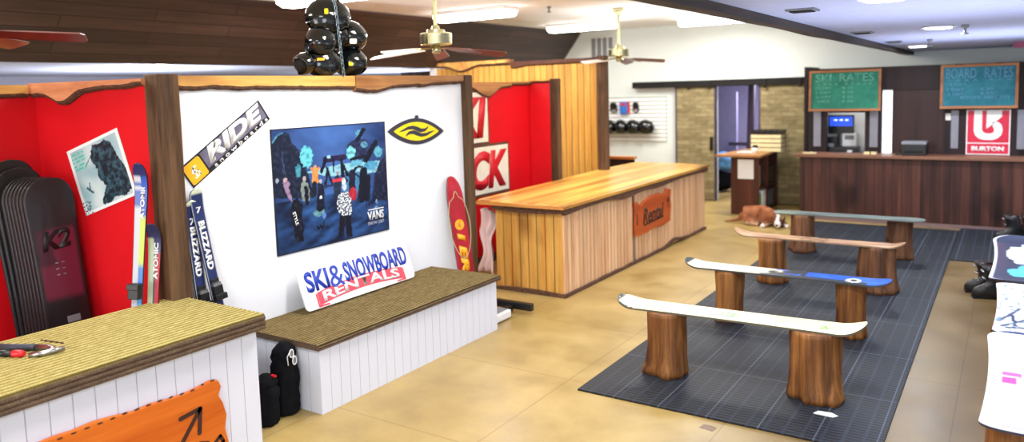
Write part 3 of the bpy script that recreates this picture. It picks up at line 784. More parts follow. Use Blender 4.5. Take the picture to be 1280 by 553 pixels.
# small people
sh_poly([(285, 370), (300, 360), (325, 385), (350, 360), (362, 375), (345, 400), (350, 485), (302, 485), (305, 400)], (214, 140, 66), .5); sh_ell(325, 365, 14, 17, (190, 150, 100), .3); sh_line(320, 490, 318, 570, 34, (20, 24, 46))
sh_poly([(100, 480), (130, 465), (150, 490), (140, 520), (170, 640), (140, 600), (115, 540)], (150, 120, 150), .7); sh_ell(118, 462, 13, 15, (190, 160, 170), .3); sh_ell(65, 468, 12, 16, (150, 160, 180), .4)
sh_poly([(222, 490), (245, 465), (275, 490), (290, 620), (235, 620)], (128, 140, 132), .9); sh_ell(247, 450, 13, 18, (170, 160, 160), .3); sh_line(258, 520, 270, 640, 26, DK)
sh_poly([(345, 490), (365, 470), (385, 495), (400, 700), (330, 700)], (18, 22, 44), .8); sh_ell(363, 470, 11, 16, (180, 180, 196), .3); sh_ell(366, 100, 9, 14, (220, 226, 236), .3, 1); sh_ell(352, 215, 42, 32, (90, 140, 150), 2, 1); sh_ell(390, 240, 14, 22, (90, 130, 200), .8, 1); sh_ell(360, 180, 26, 30, DK, .5, 1)
sh_poly([(460, 450), (490, 410), (520, 450), (520, 600), (465, 600)], (30, 44, 66), .8); sh_line(458, 463, 520, 455, 22, (206, 54, 70)); sh_ell(490, 405, 11, 14, (150, 130, 140), .3)
sh_ell(612, 70, 32, 52, (176, 30, 50), .6, 1)
sh_poly([(160, 130), (200, 110), (235, 150), (245, 440), (190, 440), (155, 230)], (12, 14, 32), .8, 1)
sh_ell(540, -25, 16, 30, (206, 216, 226), 1.2, 1)
sh_poly([(508, 225), (592, 225), (608, 400), (565, 410), (552, 300), (535, 400), (500, 395)], (14, 14, 34), .6, 1)
sh_poly([(490, 100), (520, 60), (572, 58), (598, 100), (604, 215), (585, 235), (510, 235), (484, 150)], (255, 0, 255), 0, 1)
sh_ell(545, 20, 17, 26, (196, 206, 216), .8, 1)
sh_poly([(780, 190), (800, 150), (822, 160), (825, 200), (785, 212)], (120, 150, 190), .9, 1); sh_ell(810, 120, 8, 18, (140, 170, 200), .4, 1)
for k in range(9): sh_line(690+k*14, 230-k*3, 660+k*26, 110+(k % 3)*16, 4, (40, 50, 96), 1)
def poster(u, v):
    n = nz(u*4, v*6)*.8+nz(u*13, v*18, 2)*.35
    if v > .42: c = mix(rgb(28, 48, 96), rgb(66, 104, 172), min(1, max(0, .5+.5*n+.9*math.exp(-((u-.5)/.35)**2)-.55)))
    else:
        st = nz(u*5+v*3, v*16-u*6, 5)
        c = mix(rgb(14, 28, 60), rgb(46, 88, 150), min(1, max(0, .42+.9*st+.3*nz(u*22, v*30))))
        c = mix(rgb(12, 20, 44), c, min(1, max(.25, .3+1.6*math.exp(-((u-.55)/.4)**2-((v-.26)/.22)**2))))
    for (a0, a1, b0, b1, k, P, col, nn) in SH:
        if a0 < u < a1 and b0 < v < b1:
            du, dv = u+.008*nz(u*26, v*26, 1), v+.008*nz(u*26, v*26, 8)
            if k == 'p': hit = inpoly(du, dv, P)
            elif k == 'e': hit = ((u-P[0])/P[2])**2+((v-P[1])/P[3])**2+(.5*nz(u*45, v*45) if nn > 1 else 0) < 1
            else: hit = seg_d(du, dv, *P[:4]) < P[4]
            if hit:
                if nn == 0: c = rgb(220, 228, 238) if nz(u*75, v*75) > -.02 else rgb(24, 26, 48)
                else:
                    q = nz(u*34, v*34, 3)*nn
                    c2 = mix(col, (0, 0, 0), min(.45, max(0, -q*.7))) if q < 0 else mix(col, (.3, .5, .7), min(.25, q*.3)*(0.25 if sum(col) < .12 else 1))
                    c = c2
    if u < .010 or u > .990 or v < .012 or v > .988: c = rgb(26, 30, 44)
    return c
r = thing('snow_team_poster', 'large dark blue snow team poster of people standing in a night landscape', 'poster', (XW, 4.37, 1.43))
MP = wallX(XW+.006, 4.373, 1.43)
b = bm_new(); paint_grid(b, 1.245, .97, 190, 150, poster, MP, .002)
obj('print', b, 'poster_print', r)
b = bm_new(); prism(b, [(-.6225, -.485), (.6225, -.485), (.6225, .485), (-.6225, .485)], .004, MP, z0=-.003); obj('sheet', b, 'ink_black', r)
b = text_bm('VANS', .20, .075, MP @ Matrix.Translation((.455, -.325, .003)), bold=.02); strokes(b, [(.37, -.272, .555, -.272)], .007, MP, .003); obj('lettering', b, 'ink_white', r)
b = text_bm('SNOW 2007', .20, .028, MP @ Matrix.Translation((.455, -.39, .003))); obj('lettering', b, plain('dim_white_ink', rgb(170, 180, 200), .5), r)
b = text_bm('STYLE', .11, .03, MP @ Matrix.Translation((-.43, -.22, .003)) @ Matrix.Rotation(-1.3, 4, 'Z'), bold=.02); obj('lettering', b, 'ink_white', r)
b = bm_new(); strokes(b, [(-.22, -.31, -.20, -.34), (-.2, -.34, -.18, -.31), (-.18, -.31, -.16, -.34), (-.16, -.34, -.14, -.29), (-.21, -.33, -.15, -.325)], .007, MP, .003); obj('scrawl', b, 'ink_black', r)

# ------------------------------------------------------------------ tilted album-style print on the red wall
def album(u, v):
    c = mix(rgb(206, 222, 224), rgb(150, 184, 194), max(0, min(1, .5+nz(u*4, v*4)+.3*(v-.3))))
    P = [(.40, .80), (.5, .93), (.62, .9), (.72, .93), (.82, .86), (.86, .66), (.93, .5), (.97, .34), (.99, .12), (.80, .06), (.62, .10), (.48, .02), (.36, .08), (.52, .30), (.43, .44), (.46, .58), (.41, .66)]
    if inpoly(u+.02*nz(u*24, v*24), v+.02*nz(u*24, v*24, 7), P):
        c = mix(rgb(14, 34, 46), rgb(58, 96, 112), max(0, min(1, .25+1.1*nz(u*11, v*14, 1)+.8*nz(u*30, v*24, 4))))
    if seg_d(u, v, .42, .8, .24, .66) < .006: c = rgb(40, 60, 70)
    if seg_d(u, v, .18, .37, .26, .28) < .018 or seg_d(u, v, .22, .33, .24, .43) < .01: c = rgb(50, 76, 88)
    if .05 < u < .30 and .66 < v < .92 and (int(v*36) % 2 == 0) and nz(u*26, int(v*36)*3.1) > -.15: c = rgb(60, 190, 160)
    if min(u, v, 1-u, 1-v) < .05: c = rgb(232, 238, 240)
    if u < .16 and v < .2 and nz(u*40, v*40) > .12: c = rgb(60, 70, 80)
    return c
r = thing('tilted_print', 'tilted white-bordered print with dark shaggy shape on pale blue, red wall', 'poster', (-5.3, 2.7, 1.4))
# corners on the angled wall
MAL = MA @ Matrix.Translation((.615, 1.675, .004)) @ Matrix.Rotation(math.radians(18), 4, 'Z')
b = bm_new(); paint_grid(b, .535, .47, 90, 80, album, MAL, .002); obj('print', b, 'poster_print', r)
b = bm_new(); prism(b, [(-.2675, -.235), (.2675, -.235), (.2675, .235), (-.2675, .235)], .003, MAL, z0=-.002); obj('sheet', b, 'paper', r)

# ------------------------------------------------------------------ lettered signs in the red bay
def letter_sign(s, y0, y1, z0, z1, label):
    r = thing('lettered_sign', label, 'sign', (-5.49, (y0+y1)/2, z0), group='red brush lettered signs')
    MK = wallX(-5.5, (y0+y1)/2, (z0+z1)/2)
    w, h = y1-y0, z1-z0
    b = bm_new(); prism(b, [(-w/2, -h/2), (w/2, -h/2), (w/2, h/2), (-w/2, h/2)], .02, MK); obj('frame', b, 'bark', r)
    b = bm_new(); prism(b, [(-w/2+.03, -h/2+.03), (w/2-.03, -h/2+.03), (w/2-.03, h/2-.03), (-w/2+.03, h/2-.03)], .004, MK @ Matrix.Translation((0, 0, .02))); obj('panel', b, 'sign_cream', r)
    b = text_bm(s, w-.12, h-.16, MK @ Matrix.Translation((0, 0, .024)), bold=.05, shear=.18, depth=.004); obj('lettering', b, 'ink_brush', r)
letter_sign('SKI', 6.72, 7.79, 1.50, 2.175, 'upper red brush lettered sign ending KI')
letter_sign('RACK', 6.62, 8.22, .855, 1.50, 'lower red brush lettered sign ending CK')

# ------------------------------------------------------------------ skis and snowboards, left
def ski(name, label, base, tip, Wd, paint, group, binding=None, letters=None, face=(1, 0, 0)):
    """stands from base to tip, top sheet looking towards face"""
    base, tip = Vector(base), Vector(tip); d = (tip-base); L = d.length; d.normalize()
    n = Vector(face); n = (n-d*n.dot(d)).normalized(); s = n.cross(d)
    r = thing(name, label, 'ski' if 'ski' in name else 'snowboard', base, 0, group)
    Mx = basis((base+tip)/2, d, s, n)
    return r, Mx, L
def bl_paint(s, t):
    e = min(t, 1-t)
    if e < .07: return rgb(190, 196, 206)
    if s > .975: return rgb(206, 214, 190)
    return rgb(34, 46, 96)
for k, (bx, tx, zt, lb) in enumerate((((-4.50, 3.235, 0), (-4.625, 3.065, 1.555), 1.57, 'front navy ski with white lettering and black binding, right of the thick post'), ((-4.56, 3.09, 0), (-4.635, 3.03, 1.48), 1.5, 'rear navy ski half hidden behind the thick post'))):
    r, Mx, L = ski('ski', lb, bx, tx, .09, bl_paint, 'navy skis by the thick post')
    b = board_bm(L, .10, .08, 0, .03, bl_paint, Mx, th=.012, nl=50, nw=10, rnd=.55); obj('ski_body', b, 'painted', r)
    ML = Mx @ Matrix.Translation((.385, 0, .013)) @ Matrix.Rotation(PI, 4, 'Z')
    b = text_bm('BLIZZARD', .345, .046, ML, bold=.05); obj('lettering', b, 'ink_white', r)
    MLz = Mx @ Matrix.Translation((L*.5-.13, 0, .013))
    b = bm_new(); strokes(b, [(.03, -.012, .0, .012), (0, .012, .0, -.016), (.0, -.016, -.035, .01)], .010, MLz, 0, .002); obj('emblem', b, 'ink_white', r)
    rb = bm_new(); box(rb, .02, .10, -.035, .035, .012, .05, Mx=Mx); box(rb, .0, .04, -.045, .045, .03, .07, Mx=Mx); box(rb, .12, .15, -.03, .03, .012, .03, Mx=Mx)
    box(rb, -.30, -.2, -.035, .035, .012, .06, Mx=Mx); ob = obj('binding', rb, 'black', r, bevel=.004)
    rb = bm_new(); box(rb, .085, .12, -.03, .03, .02, .045, Mx=Mx); obj('binding_plate', rb, 'steel', ob)
def at_paint(col2):
    def f(s, t):
        if s > .95: return rgb(34, 44, 100)
        if t > .96 or t < .05: return rgb(40, 44, 66)
        if t < .5:
            if s > .80: return rgb(42, 84, 184)
            if .62 < s < .80: return rgb(186, 206, 70)
            return rgb(58, 120, 200) if nz(s*12, 2) > -.05 else rgb(70, 160, 214)
        if s > .84: return rgb(60, 96, 180) if nz(s*30, 1) > 0 else rgb(200, 206, 214)
        return col2
    return f
def at_paint2(s, t):
    if s > .93: return rgb(40, 44, 84)
    if t < .40: return rgb(176, 30, 50) if s < .86 else rgb(60, 60, 110)
    if t < .55: return rgb(60, 66, 90)
    return rgb(168, 180, 150) if nz(s*10, 3) > -.1 else rgb(178, 196, 90)
sk = [((-4.73, 2.58, 0), (-4.715, 2.785, 1.755), rgb(190, 196, 204), 'taller blue and lime ski leaning left of the thick post'),
      ((-4.665, 2.66, 0), (-4.66, 2.81, 1.36), rgb(206, 40, 60), 'shorter grey and red ski tucked right against the thick post')]
for bs, tp, c2, lb in sk:
    r, Mx, L = ski('ski', lb, bs, tp, .09, None, 'skis left of the thick post', face=(.45, -.85, .1))
    b = board_bm(L, .098, .072, 0, .06, at_paint(c2) if 'blue' in lb else at_paint2, Mx, nl=60, nw=20, rnd=.9); obj('ski_body', b, 'painted', r)
    b = text_bm('ATOMIC', .24, .03, Mx @ Matrix.Translation((L*.5-.25, -.014, .013)) @ Matrix.Rotation(0, 4, 'Z'), bold=.04); obj('lettering', b, 'ink_white', r)
    rb = bm_new(); box(rb, .0, .10, -.035, .035, .012, .06, Mx=Mx); box(rb, .06, .1, -.04, .04, .03, .07, Mx=Mx); obj('binding', rb, 'black', r, bevel=.004)

# stack of dark snowboards: faces look +X, front one carries a dark red K2 block
def k2_paint(s, t):
    c = mix(rgb(30, 24, 26), rgb(48, 40, 44), max(0, min(1, (s-.5)*1.2)))
    if .50 < s < .80 and .12 < t < .88:
        q = (s-.50)/.30
        c = rgb(104, 28, 50) if q < .5 or t < .4+.3*q else rgb(66, 24, 40)
    return c
def blk(s, t): return mix(rgb(26, 24, 28), rgb(52, 44, 40), max(0, min(1, (s-.6)*1.5)))
FB, FT = Vector((-5.20, 2.53, 0)), Vector((-5.42, 2.50, 1.66))
names = []
for i in range(9):
    off = Vector((-.036*i, -.006*i, 0)); up_ = Vector((0, 0, 0)); base, tip = FB+off, FT+off
    if i >= 7:
        tip = tip+Vector((-.015*(i-6), -.02*(i-6), .055*(i-6)+.01)); 
    pos = ['front', 'second', 'third', 'fourth', 'fifth', 'sixth', 'seventh', 'eighth', 'rearmost'][i]
    lb = 'front black snowboard with dark red lettered block in the leaning stack' if i == 0 else ('rearmost and tallest dark snowboard in the leaning stack' if i == 8 else pos+' dark snowboard from the front of the leaning stack')
    r, Mx, L = ski('snowboard', lb, base, tip, .3, None, 'dark snowboards stacked in the red bay')
    b = board_bm(L, .335, .30, .0, .03, k2_paint if i == 0 else blk, Mx, th=.012, nl=50, nw=16, rnd=.5); obj('deck', b, 'painted', r)
    if i == 0:
        b = text_bm('K2', .2, .13, Mx @ Matrix.Translation((L*.5-.42, 0, .013)) @ Matrix.Rotation(-PI/2+.1, 4, 'Z'), bold=.05, shear=.3); obj('lettering', b, 'ink_black', r)
        b = bm_new()
        for a in (0, .025, .05): 
            for c in (-.02, .02): prism(b, rrect(.008, .02, .003), .002, Mx @ Matrix.Translation((.18+a*1.6, c, .012)))
        obj('inserts', b, 'steel', r)
        b = bm_new(); prism(b, rrect(.045, .085, .006), .002, Mx @ Matrix.Translation((-.13, -.03, .012))); obj('label_tag', b, 'grey', r)

# red pointed board with rope
r, Mx, L = ski('snow_skate_board', 'narrow red pointed board with yellow lettering and rope, by the second post', (-4.27, 5.66, .502), (-4.60, 5.90, 1.335), .2, None, None)
r['category'] = 'board'
r, Mx, L = r, Mx, L
def rp(s, t): return mix(rgb(150, 18, 34), rgb(190, 30, 44), max(0, min(1, .5+nz(s*4, t*2))))
lo = Vector((-4.36, 5.70, 0)); hi = Vector((-4.59, 5.905, 1.335))
lo = Vector((-4.40, 5.86, 0)); hi = Vector((-4.595, 5.86, 1.335))
d = (hi-lo); L = d.length; d.normalize(); n = Vector((1, -.35, 0)); n = (n-d*n.dot(d)).normalized(); s = n.cross(d); Mx = basis((lo+hi)/2, d, s, n)
r.location = lo; WM[r.name] = Matrix.Translation(lo)
b = board_bm(L, .19, .185, .0, -.03, rp, Mx, th=.014, nl=50, nw=12, rnd=1.5); obj('deck', b, 'painted', r)
b = bm_new(); prism(b, [(.052*math.cos(a*PI/12), .052*math.sin(a*PI/12)) for a in range(24)], .002, Mx @ Matrix.Translation((.19, 0, .014))); obj('round_emblem', b, 'amber', r)
b = bm_new(); strokes(b, [(.16, -.015, .2, .01), (.2, .01, .22, -.01), (.19, .0, .17, .025)], .008, Mx @ Matrix.Translation((0, 0, .016)), 0, .001); obj('emblem', b, 'ink_red', r)
b = text_bm('I ER', .40, .085, Mx @ Matrix.Translation((-.09, 0, .014)) @ Matrix.Rotation(PI, 4, 'Z'), bold=.06, shear=.2); obj('lettering', b, 'amber', r)
b = bm_new(); pts = []
for i in range(33):
    a = i/32*PI*2; y = .115*math.sin(a); x = .19+.33*math.cos(a)
    pts.append(Mx @ Vector((x, y*(1.0 if x < .45 else .5), .022+.006*math.sin(3*a))))
tube(b, pts, .004, 6, True); obj('rope', b, 'rope', r)

# ------------------------------------------------------------------ boot bags and sunglasses between counter and bench
def bag(name, x, y, rad, h, label):
    b = bm_new()
    prof = [(rad*.8, 0), (rad, .02), (rad*1.03, h*.3), (rad*1.0, h*.55), (rad*.95, h*.68), (rad*.78, h*.75), (rad*.92, h*.82), (rad*.85, h*.9), (rad*.55, h*.96), (rad*.3, h)]
    pr = []
    for k in range(len(prof)-1):
        for q in range(3):
            t_ = q/3; pr.append((prof[k][0]*(1-t_)+prof[k+1][0]*t_, prof[k][1]*(1-t_)+prof[k+1][1]*t_))
    pr.append(prof[-1])
    lathe(b, pr, 28, Matrix.Translation((x, y, 0)), wob=lambda a, z: 1+.22*noise.noise(Vector((math.cos(a)*1.6+x*9, math.sin(a)*1.6, z*7)))+.10*noise.noise(Vector((math.cos(a)*5+x*9, math.sin(a)*5, z*16))))
    o = obj(name, b, 'black_cloth'); tag(o, label, 'bag', 'black cloth bags'); return o
bag('boot_bag', -4.07, 3.13, .078, .34, 'shorter black cloth bag with red tab on the floor by the near counter')
bag('boot_bag', -4.10, 3.315, .088, .50, 'taller black cloth bag with white sunglasses against the white bench')
b = bm_new(); prism(b, [(-.02, -.012), (.02, -.006), (.025, .012), (-.015, .01)], .012, Matrix.Translation((-4.03, 3.16, .318))); o = obj('red_tab', b, 'tool_red'); o.parent = bpy.data.objects['boot_bag']; 
W = WM['boot_bag']; o.location = o.location-Vector(W.translation)
r = thing('sunglasses', 'white-framed sunglasses hooked on the taller black bag', 'sunglasses', (-4.0, 3.32, .40))
def gl(cy, cz): return [(-3.995, 3.295+cy+.016*math.cos(a*PI/8), .44+cz+.027*math.sin(a*PI/8)) for a in range(16)]
b = bm_new(); tube(b, gl(0, 0), .004, 6, True); tube(b, gl(.022, -.055), .004, 6, True); tube(b, [(-3.995, 3.31, .42), (-3.993, 3.33, .405)], .005, 6)
tube(b, [(-3.995, 3.285, .46), (-4.01, 3.27, .42), (-4.01, 3.275, .36)], .004, 6); obj('frame', b, 'white', r)
b = bm_new()
for cy, cz in ((0, 0), (.022, -.055)):
    b.faces.new([b.verts.new((p[0]+.001, p[1], p[2])) for p in gl(cy, cz)])
obj('lens', b, 'grey', r)

# white scale box and black bar at the far end of the bench
r = thing('platform_scale', 'low white box with grey top and black bar behind the bench end', 'scale', (-4.1, 5.8, 0))
b = bm_new(); box(b, -4.42, -3.93, 5.60, 5.86, .01, .085); obj('platform', b, 'white', r, bevel=.012)
b = bm_new(); box(b, -4.40, -3.96, 5.62, 5.84, .085, .092); obj('tread', b, 'grey', r)
b = bm_new(); box(b, -4.45, -3.80, 6.0, 6.06, .04, .11); box(b, -4.06, -4.0, 5.86, 6.0, .02, .08); box(b, -4.45, -4.38, 5.86, 6.0, .02, .2); obj('bar', b, 'black', r, bevel=.008)

# ------------------------------------------------------------------ pine rental counter
r = thing('rental_counter', 'long pine-boarded counter with glossy plank top beside the red bay', 'counter', (-4.3, 8.9, 0))
b = bm_new(); box(b, -4.66, -3.86, 6.74, 10.98, 0, .885); obj('carcass', b, 'bark', r)
b = bm_new(); 
n = 8; w = .84/n
for i in range(n):
    x = -4.68+i*w; e = .03*math.sin(PI*(i+.5)/n)
    box(b, x+.006, x+w-.006, 6.71, 6.74, .02, .885)
obj('end_boards', b, 'pine_x', r, bevel=.003)
b = bm_new(); y = 6.715; i = 0; rnd = random.Random(3)
while y < 10.98:
    w = .085
    if abs(y-8.42) > .03: box(b, -3.86, -3.83+.003*nz(y*9, 1), y+.006, min(y+w-.006, 11.0), .02, .885)
    y += w
obj('front_boards', b, 'pine_y', r, bevel=.003)
b = bm_new(); box(b, -3.862, -3.835, 8.415, 8.45, .02, .7); obj('joint_strip', b, 'grey', r)
b = bm_new(); # bark strips along the bottom and under the top
def strip_y(b, x0, x1, ya, yb, zf, hf, n=60):
    prev = None
    for i in range(n+1):
        y = ya+(yb-ya)*i/n; z = zf(y); h = hf(y)
        vs = [b.verts.new(p) for p in ((x0, y, z), (x1, y, z), (x1, y, z+h), (x0, y, z+h))]
        if prev:
            for k in range(4): b.faces.new((prev[k], vs[k], vs[(k+1) % 4], prev[(k+1) % 4]))
        else: b.faces.new(vs)
        prev = vs
    b.faces.new(prev[::-1])
strip_y(b, -3.84, -3.80, 6.70, 10.99, lambda y: .0+max(0, .055*math.exp(-((y-9.75)/.25)**2)), lambda y: .035+.012*nz(y*4, 2))
def strip_x(b, xa, xb, y0, y1, zf, hf, n=20):
    prev = None
    for i in range(n+1):
        x = xa+(xb-xa)*i/n; z = zf(x); h = hf(x)
        vs = [b.verts.new(p) for p in ((x, y0, z), (x, y1, z), (x, y1, z+h), (x, y0, z+h))]
        if prev:
            for k in range(4): b.faces.new((prev[k], vs[k], vs[(k+1) % 4], prev[(k+1) % 4]))
        else: b.faces.new(vs[::-1])
        prev = vs
    b.faces.new(prev)
strip_x(b, -4.69, -3.80, 6.675, 6.712, lambda x: 0, lambda x: .03+.018*math.sin(PI*(x+4.69)/.89))
obj('bark_skirting', b, 'bark', r)
b = bm_new()
def fr(y): return .06+.02*math.sin(y*2.3)+.03*math.exp(-((y-8.1)/.3)**2)-.02*math.exp(-((y-8.7)/.3)**2)
strip_y(b, -3.83, -3.785, 6.68, 11.03, lambda y: .935-max(.045, fr(y)), lambda y: max(.045, fr(y))-.01)
strip_x(b, -4.70, -3.79, 6.665, 6.71, lambda x: .885-.02*math.sin(PI*(x+4.7)/.9), lambda x: .045+.02*math.sin(PI*(x+4.7)/.9))
obj('live_edge_trim', b, 'bark', r)
b = bm_new()
pts = [(-3.775, 6.63), (-3.775, 11.05), (-4.2, 11.12), (-5.0, 11.12), (-5.06, 10.0), (-4.97, 8.6), (-4.93, 6.8), (-4.9, 6.7), (-4.4, 6.635)]
prism(b, pts[::-1], .04, Matrix.Translation((0, 0, .93)))
obj('plank_top', b, 'countertop', r, bevel=.006)
b = bm_new(); strip_x(b, -4.9, -3.775, 6.625, 6.63, lambda x: .932, lambda x: .036)
obj('top_edge', b, 'countertop_edge', r)
r = thing('rental_sign', 'burnt orange carved wooden sign on the front of the pine counter', 'sign', (-3.82, 9.0, .33))
MG = wallX(-3.825, 9.0, .56)
o_ = [(-.58, -.22), (-.3, -.235), (0, -.21), (.3, -.225), (.55, -.2), (.56, -.1), (.585, 0), (.56, .1), (.58, .22), (.45, .245), (.36, .19), (.15, .225), (-.1, .22), (-.3, .18), (-.42, .13), (-.52, .2), (-.585, .19), (-.57, .05), (-.59, -.1)]
b = blob_sign(o_, MG, .03, ''); obj('board', b, 'orange_wood_far', r, bevel=.006)
b = text_bm('Rental', .66, .2, MG @ Matrix.Translation((-.02, -.01, .03)), bold=.02, shear=.2, depth=.003); strokes(b, [(.47, .0, .47, .12), (.44, .08, .47, .12), (.47, .12, .5, .08), (-.53, -.08, -.53, .05), (-.32, -.12, .3, -.1)], .02, MG, .03); obj('lettering', b, 'charcoal', r)
# cloth hanging behind the counter
b = bm_new(); prev = None
for i in range(15):
    z = .86-.72*i/14; row = []
    for j in range(13):
        q = j/12; x = -4.93+.20*q+.02*math.sin(q*9+i*.5)-.03*(1 if 0 else 0); y = 6.86+.03*math.sin(q*14+i*.3)+.02*nz(q*4, i*.4)
        x = -4.90+(.17+.05*math.sin(i*.55))*(q-.5)+.02*math.sin(i*.8)
        row.append(b.verts.new((x, y, z-.06*abs(q-.4))))
    if prev:
        for j in range(12): b.faces.new((prev[j], prev[j+1], row[j+1], row[j])).smooth = True
    prev = row
o = obj('cloth', b, 'cloth_pink'); tag(o, 'pale pink cloth hanging behind left end of the pine counter', 'cloth')
md = o.modifiers.new('s', 'SOLIDIFY'); md.thickness = .008

# ------------------------------------------------------------------ hanging helmets with chain
def helmet(name, Mx, label, sticker=None, group='black rental helmets'):
    loc = Mx.translation
    r = thing(name, label, 'helmet', loc, 0, group)
    # a closed dome with ear sides and open underside
    b = bm_new(); nu, nv = 28, 14; rows = []
    for j in range(nv+1):
        row = []
        for i in range(nu):
            a = 2*PI*i/nu
            low = -.35-.45*abs(math.sin(a))**3 - (.1 if math.cos(a) < 0 else 0)
            th_ = (PI/2)*(1-j/nv)
            zz = 1-(1-low)*(j/nv)**1.15
            rad = math.sqrt(max(0, 1-min(1, zz)**2)) if zz > 0 else math.sqrt(max(0, 1-(zz*.75)**2))
            ridge = 1+.03*math.exp(-((abs(math.sin(a))-.35)/.12)**2)*(1 if zz > .1 else 0)
            row.append(b.verts.new(Mx @ Vector((rad*.155*math.cos(a)*ridge, rad*.125*math.sin(a), .135*zz))))
        rows.append(row)
    for p, q in zip(rows, rows[1:]):
        for i in range(nu): b.faces.new((p[i], p[(i+1) % nu], q[(i+1) % nu], q[i])).smooth = True
    bmesh.ops.remove_doubles(b, verts=b.verts, dist=.0005)
    o = obj('shell', b, 'black_gloss', r); md = o.modifiers.new('s', 'SOLIDIFY'); md.thickness = .008; md.offset = -1
    b = bm_new(); ellipsoid(b, Mx @ Matrix.Translation((0, 0, -.01)) @ Matrix.Diagonal((.135, .105, .11, 1)), 20, 10); obj('padding', b, 'dark_pad', r)
    b = bm_new()
    for k in (-1, 1):
        for q in (0, 1): ellipsoid(b, Mx @ Matrix.Translation((.05-.07*q, k*.045, .122-.01*q)) @ Matrix.Diagonal((.02, .006, .006, 1)), 10, 6)
    obj('vents', b, 'dark_pad', r)
    b = bm_new(); tube(b, [Mx @ Vector((-.15*math.cos(a), .128*math.sin(a), -.02)) for a in [(-.9+1.8*i/12) for i in range(13)]], .007, 6); obj('goggle_clip', b, 'dark_pad', r)
    if sticker:
        mt, dirv, w, h = sticker
        d = Vector(dirv).normalized()           # direction in world from helmet centre
        dl = (Mx.to_3x3().inverted() @ d); 
        k = 1/math.sqrt((dl.x/.155)**2+(dl.y/.125)**2+(dl.z/.135)**2); p = Mx @ (dl*(k+.001))
        u = Vector((0, 0, 1)).cross(d).normalized(); v = d.cross(u)
        b = bm_new(); paintM = basis(p, u, v, d); prism(b, rrect(w, h, min(w, h)*.2), .004, paintM @ Matrix.Translation((0, 0, -.001))); obj('sticker', b, mt, r)
    return r
def hm(x, y, z, rz, rx=0, ry=0, s=1.0):
    return Matrix.Translation((x, y, z)) @ Matrix.Rotation(rz, 4, 'Z') @ Matrix.Rotation(ry, 4, 'Y') @ Matrix.Rotation(rx, 4, 'X') @ Matrix.Scale(s, 4)
tocam = (1, -.95, -.1)
HX = -4.76
helmet('helmet', hm(HX, 4.50, 2.80, 1.0, 0, .15, 1.2), 'topmost black helmet with yellow tag in the chained cluster', ('yellow', (1, -1.1, .35), .03, .045))
helmet('helmet', hm(HX, 4.41, 2.60, 2.2, .3, -.3, 1.05), 'left middle black helmet in the chained cluster')
helmet('helmet', hm(HX, 4.72, 2.66, .4, 1.3, .2, 1.05), 'right middle black helmet with white tag in the chained cluster', ('paper', (1, -.55, -.45), .06, .045))
helmet('helmet', hm(HX-.03, 4.57, 2.66, .4, .3, .2, .95), 'black helmet at centre of the chained cluster, behind the chain')
helmet('helmet', hm(HX, 4.42, 2.43, 1.2, 0, .1, 1.0), 'lower left black helmet with orange mark, resting on the cap board', ('amber', (1, -1.2, .25), .06, .02))
helmet('helmet', hm(HX, 4.735, 2.43, .2, 0, 0, .95), 'lower right black helmet with yellow mark, resting on the cap board', ('yellow', (1, -1, -.15), .035, .03))
helmet('helmet', hm(HX-.02, 4.24, 2.42, -.3, -1.2, 0, .7), 'small black helmet turned on its side at left foot of the cluster')
b = bm_new(); cx_, cy_ = HX+.165, 4.40
zc = 2.33; k = 0
while zc < 2.97:
    ang = PI/2 if k % 2 else .3
    pts = []
    yy = cy_+.06*(2.97-zc)/.6+.02
    for i in range(12):
        a = 2*PI*i/12; dx = .010*math.cos(a); dz = .021*math.sin(a)
        pts.append((cx_+dx*math.sin(ang)-.03*max(0, (zc-2.88)/.1), yy+dx*math.cos(ang), zc+dz))
    tube(b, pts, .0036, 6, True); zc += .033; k += 1
o = obj('chain', b, 'chain'); tag(o, 'galvanised steel chain running down the front of the helmet cluster', 'chain')

# ------------------------------------------------------------------ ceiling fans
def fan(name, x, y, zm, rad, rot, label, ceil=3.3, mats=('blade',)*5, drop=.05, pitch=-.28):
    r = thing(name, label, 'ceiling fan', (x, y, ceil), 0, 'ceiling fans')
    T = Matrix.Translation((x, y, 0))
    b = bm_new(); lathe(b, [(.018, zm+.06), (.018, ceil-.05)], 14, T); obj('rod', b, 'rod', r)
    b = bm_new(); lathe(b, [(.03, ceil-.1), (.07, ceil-.06), (.085, ceil-.005)], 20, T); obj('canopy', b, 'brass', r)
    b = bm_new(); lathe(b, [(.06, zm-.06), (.135, zm-.055), (.145, zm-.045), (.145, zm+.045), (.135, zm+.055), (.085, zm+.06), (.08, zm+.085), (.04, zm+.09), (.03, zm+.12)], 40, T, smooth=False); obj('motor_housing', b, 'brass', r)
    b = bm_new(); lathe(b, [(.02, zm-.13), (.038, zm-.125), (.042, zm-.09), (.035, zm-.08), (.04, zm-.06)], 20, T); obj('hub', b, 'brass', r)
    for k in range(5):
        a = rot+2*PI*k/5; Mb = Matrix.Translation((x, y, zm-.085)) @ Matrix.Rotation(a, 4, 'Z') @ Matrix.Rotation(drop, 4, 'Y') @ Matrix.Rotation(pitch, 4, 'X')
        b = bm_new(); pts = [(.20, -.05), (.3, -.06), (rad-.02, -.068), (rad, -.045), (rad, .045), (rad-.02, .068), (.3, .06), (.20, .05)]
        prism(b, pts, .008, Mb); o = obj('blade', b, mats[k], r)
        b = bm_new(); prism(b, [(.05, -.02), (.16, -.012), (.26, -.035), (.26, .035), (.16, .012), (.05, .02)], .005, Mb, z0=.008); obj('blade_bracket', b, 'brass', o)
    return r
fan('ceiling_fan', -4.4, 5.46, 2.64, .66, 2.15, 'brass ceiling fan above the white partition beside the helmets', mats=('blade', 'blade_glare', 'blade_glare', 'blade', 'blade'), drop=.1)
